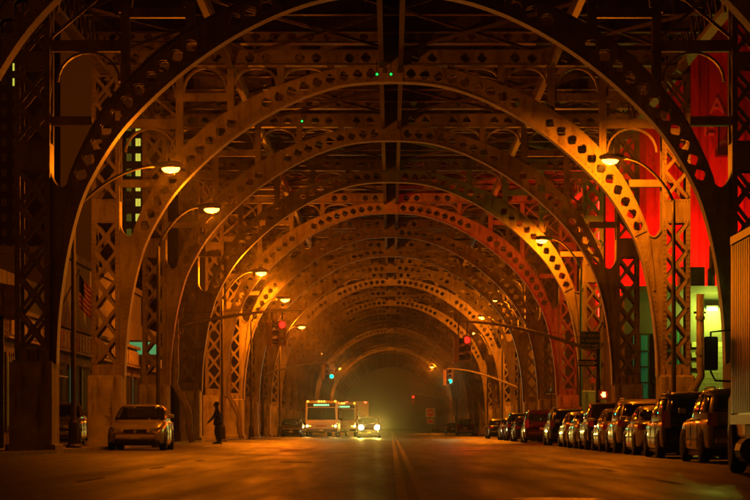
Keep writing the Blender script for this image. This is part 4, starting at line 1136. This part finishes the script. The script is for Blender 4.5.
# green-lit shop sign farther on
gs = thing('shop_sign', 'small glowing green shop sign behind the second left column', 'shop sign', (-13.1, 150, 4.1))
MB().box(-1.0,1.0,-.15,.15,0,1.3).build('sign_box', DARKM, gs); MB().box(-.92,.92,-.17,-.151,.55,1.2).build('sign_face', emit('green_sign_glow', (.12,.8,.30), .30), gs)
MB().box(-.9,.9,-.17,-.151,.08,.42).build('lower_face', SBK, gs)
MB().box(-.05,.05,-.05,.05,-4.0,.0).build('post', DARKM, gs)
# fence
fe = thing('iron_fence', 'thin dark iron fence between the left pedestals', 'fence', (-12.9, 101, .2))
for k in range(30): MB().box(-.018,.018,.45*k-.018,.45*k+.018,0,2.9).build('picket', DARKM, fe)
for z in (.25, 2.6): MB().box(-.025,.025,0,13.1,z,z+.05).build('rail', DARKM, fe)
# white hanging sign at the far left
hs = thing('hanging_sign', 'weathered pale sign board hanging at the left edge', 'sign', (-11.2, 84, 4.0))
WS = mat('weathered_sign', (.40,.34,.22), .7, 0, .35, 3, dirt=(.15,.1,.05))
b = MB(); b.add([(-1.6,0,.15),(.28,0,-.05),(.28,0,.95),(-1.6,0,1.35),(-1.6,.1,.15),(.28,.1,-.05),(.28,.1,.95),(-1.6,.1,1.35)], [(0,1,2,3),(7,6,5,4),(0,4,5,1),(1,5,6,2),(2,6,7,3),(3,7,4,0)]); b.build('board', WS, hs)
for x in (-1.2,-.7,-.2): MB().box(x-.03,x+.03,-.012,-.002,.2,1.0).build('board_batten', mat('sign_brown', (.2,.14,.08), .7, 0, .2, 5), hs)
MB().box(-.3,-.18,0,.1,-3.8,.1).build('post', DARKM, hs); MB().box(-1.5,-1.38,0,.1,-3.8,.1).build('post', DARKM, hs)
# flag on a slanted staff
def flag():
    t = thing('flag', 'red and white striped flag with blue corner drooping behind the left columns', 'flag', (-12.6, 115, 7.0))
    m = bpy.data.materials.new('flag_cloth'); m.use_nodes = True; nt = m.node_tree; b = nt.nodes['Principled BSDF']; b.inputs['Roughness'].default_value = .8
    at_ = nt.nodes.new('ShaderNodeVertexColor'); at_.layer_name = 'print'; nt.links.new(at_.outputs[0], b.inputs['Base Color'])
    nx, nz = 16, 26; vs = []; fs = []
    for j in range(nz+1):
        for i in range(nx+1):
            u, v = i/nx, j/nz
            vs.append((.05+.85*u*(.55+.25*v) , .10*math.sin(7*u+3*v)+.06*math.sin(13*u), -.1-1.35*v*1.0-.55*u*u+.10*math.sin(5*u+2)))
    for j in range(nz):
        for i in range(nx): fs.append((j*(nx+1)+i, j*(nx+1)+i+1, (j+1)*(nx+1)+i+1, (j+1)*(nx+1)+i))
    me = bpy.data.meshes.new('cloth'); me.from_pydata(vs, [], fs); ca = me.color_attributes.new('print', 'FLOAT_COLOR', 'CORNER')
    for p in me.polygons:
        q = p.index; j, i = divmod(q, nx); st = int((j+.5)/2)
        c = (.5,.02,.02,1) if st % 2 == 0 else (.75,.70,.60,1)
        if i < 7 and j < 14: c = (.02,.03,.12,1)
        for l in p.loop_indices: ca.data[l].color = c
    me.materials.append(m); o = bpy.data.objects.new('cloth', me); COL.objects.link(o); o.parent = t
    so = o.modifiers.new('thickness', 'SOLIDIFY'); so.thickness = .01
    MB().tube([(-1.0,0,-2.0),(.05,0,.1)], .03, 8).build('staff', GALV, t); MB().lathe([(.02,0),(.05,.04),(.02,.09)], 'z', (.05,0,.1), 8).build('finial', GALV, t)
flag()
# towers with lit windows
BT = mat('tower_brick', (.16,.11,.08), .9, 0, .2, .1)
WG = emit('tower_window_glow', (.58,.55,.06), 1.1); WD = emit('tower_window_dim', (.42,.36,.03), .16)
def tower(label, X, Y, W, H, cols, lit_from, lit_to, skip):
    t = thing('apartment_tower', label, 'apartment tower', (X, Y, 0), 0, 'apartment towers behind the left side')
    MB().box(-W/2, W/2, 0, 14, 0, H).build('wall', BT, t); MB().box(-W/2-.3,W/2+.3,-.3,.3,H,H+1).build('parapet', BT, t)
    random.seed(int(X)); z = 3.0; k = 0
    while z < H-3:
        for j, (cx, mm) in enumerate(cols):
            on = lit_from <= z <= lit_to and (k, j) not in skip
            f = MB().box(cx-.62,cx+.62,-.06,.02,z-.1,z+1.6).build('window', BT if not on else DARKM, t)
            pm = (WG if mm else WD) if on else GLASS
            MB().box(cx-.5,cx-.02,-.09,-.061,z,z+1.5).build('pane', pm, f); MB().box(cx+.02,cx+.5,-.09,-.061,z,z+1.5).build('pane', pm, f)
        z += 3.0; k += 1
    return t
tower('dark apartment tower with two columns of small lit windows', -51.3, 570, 16, 96, [(-.9,False),(.9,True)], 37, 80, {(25,0),(24,0),(14,0)})
tower('dark apartment tower at the far left with two lit windows', -75.5, 570, 16, 96, [(.6,True),(-1.6,False)], 68, 73, {(22,1),(23,1)})
for a in ((377,74,by(2)-.9,'green marker lamp left of the centre line under the deck'),(391,74,by(2)-.9,'green marker lamp on the centre line under the deck'),(302,121,by(3)-.9,'green marker lamp under the deck above the left lanes')): marker(*a)

# ------------------------------------------------------------------ night haze
hz = MB().box(-1520, 1520, -320, 2520, -1.2, 110)
me = bpy.data.materials.new('night_haze'); me.cycles.volume_sampling = 'MULTIPLE_IMPORTANCE'; me.cycles.homogeneous_volume = True; me.use_nodes = True; t = me.node_tree; t.nodes.clear()
o_ = t.nodes.new('ShaderNodeOutputMaterial'); pv = t.nodes.new('ShaderNodeVolumePrincipled')
pv.inputs['Color'].default_value = (.85,.80,.72,1); pv.inputs['Density'].default_value = HAZE; pv.inputs['Anisotropy'].default_value = 0.98
t.links.new(pv.outputs[0], o_.inputs['Volume'])
h = hz.build('haze', me); h['kind'] = 'stuff'
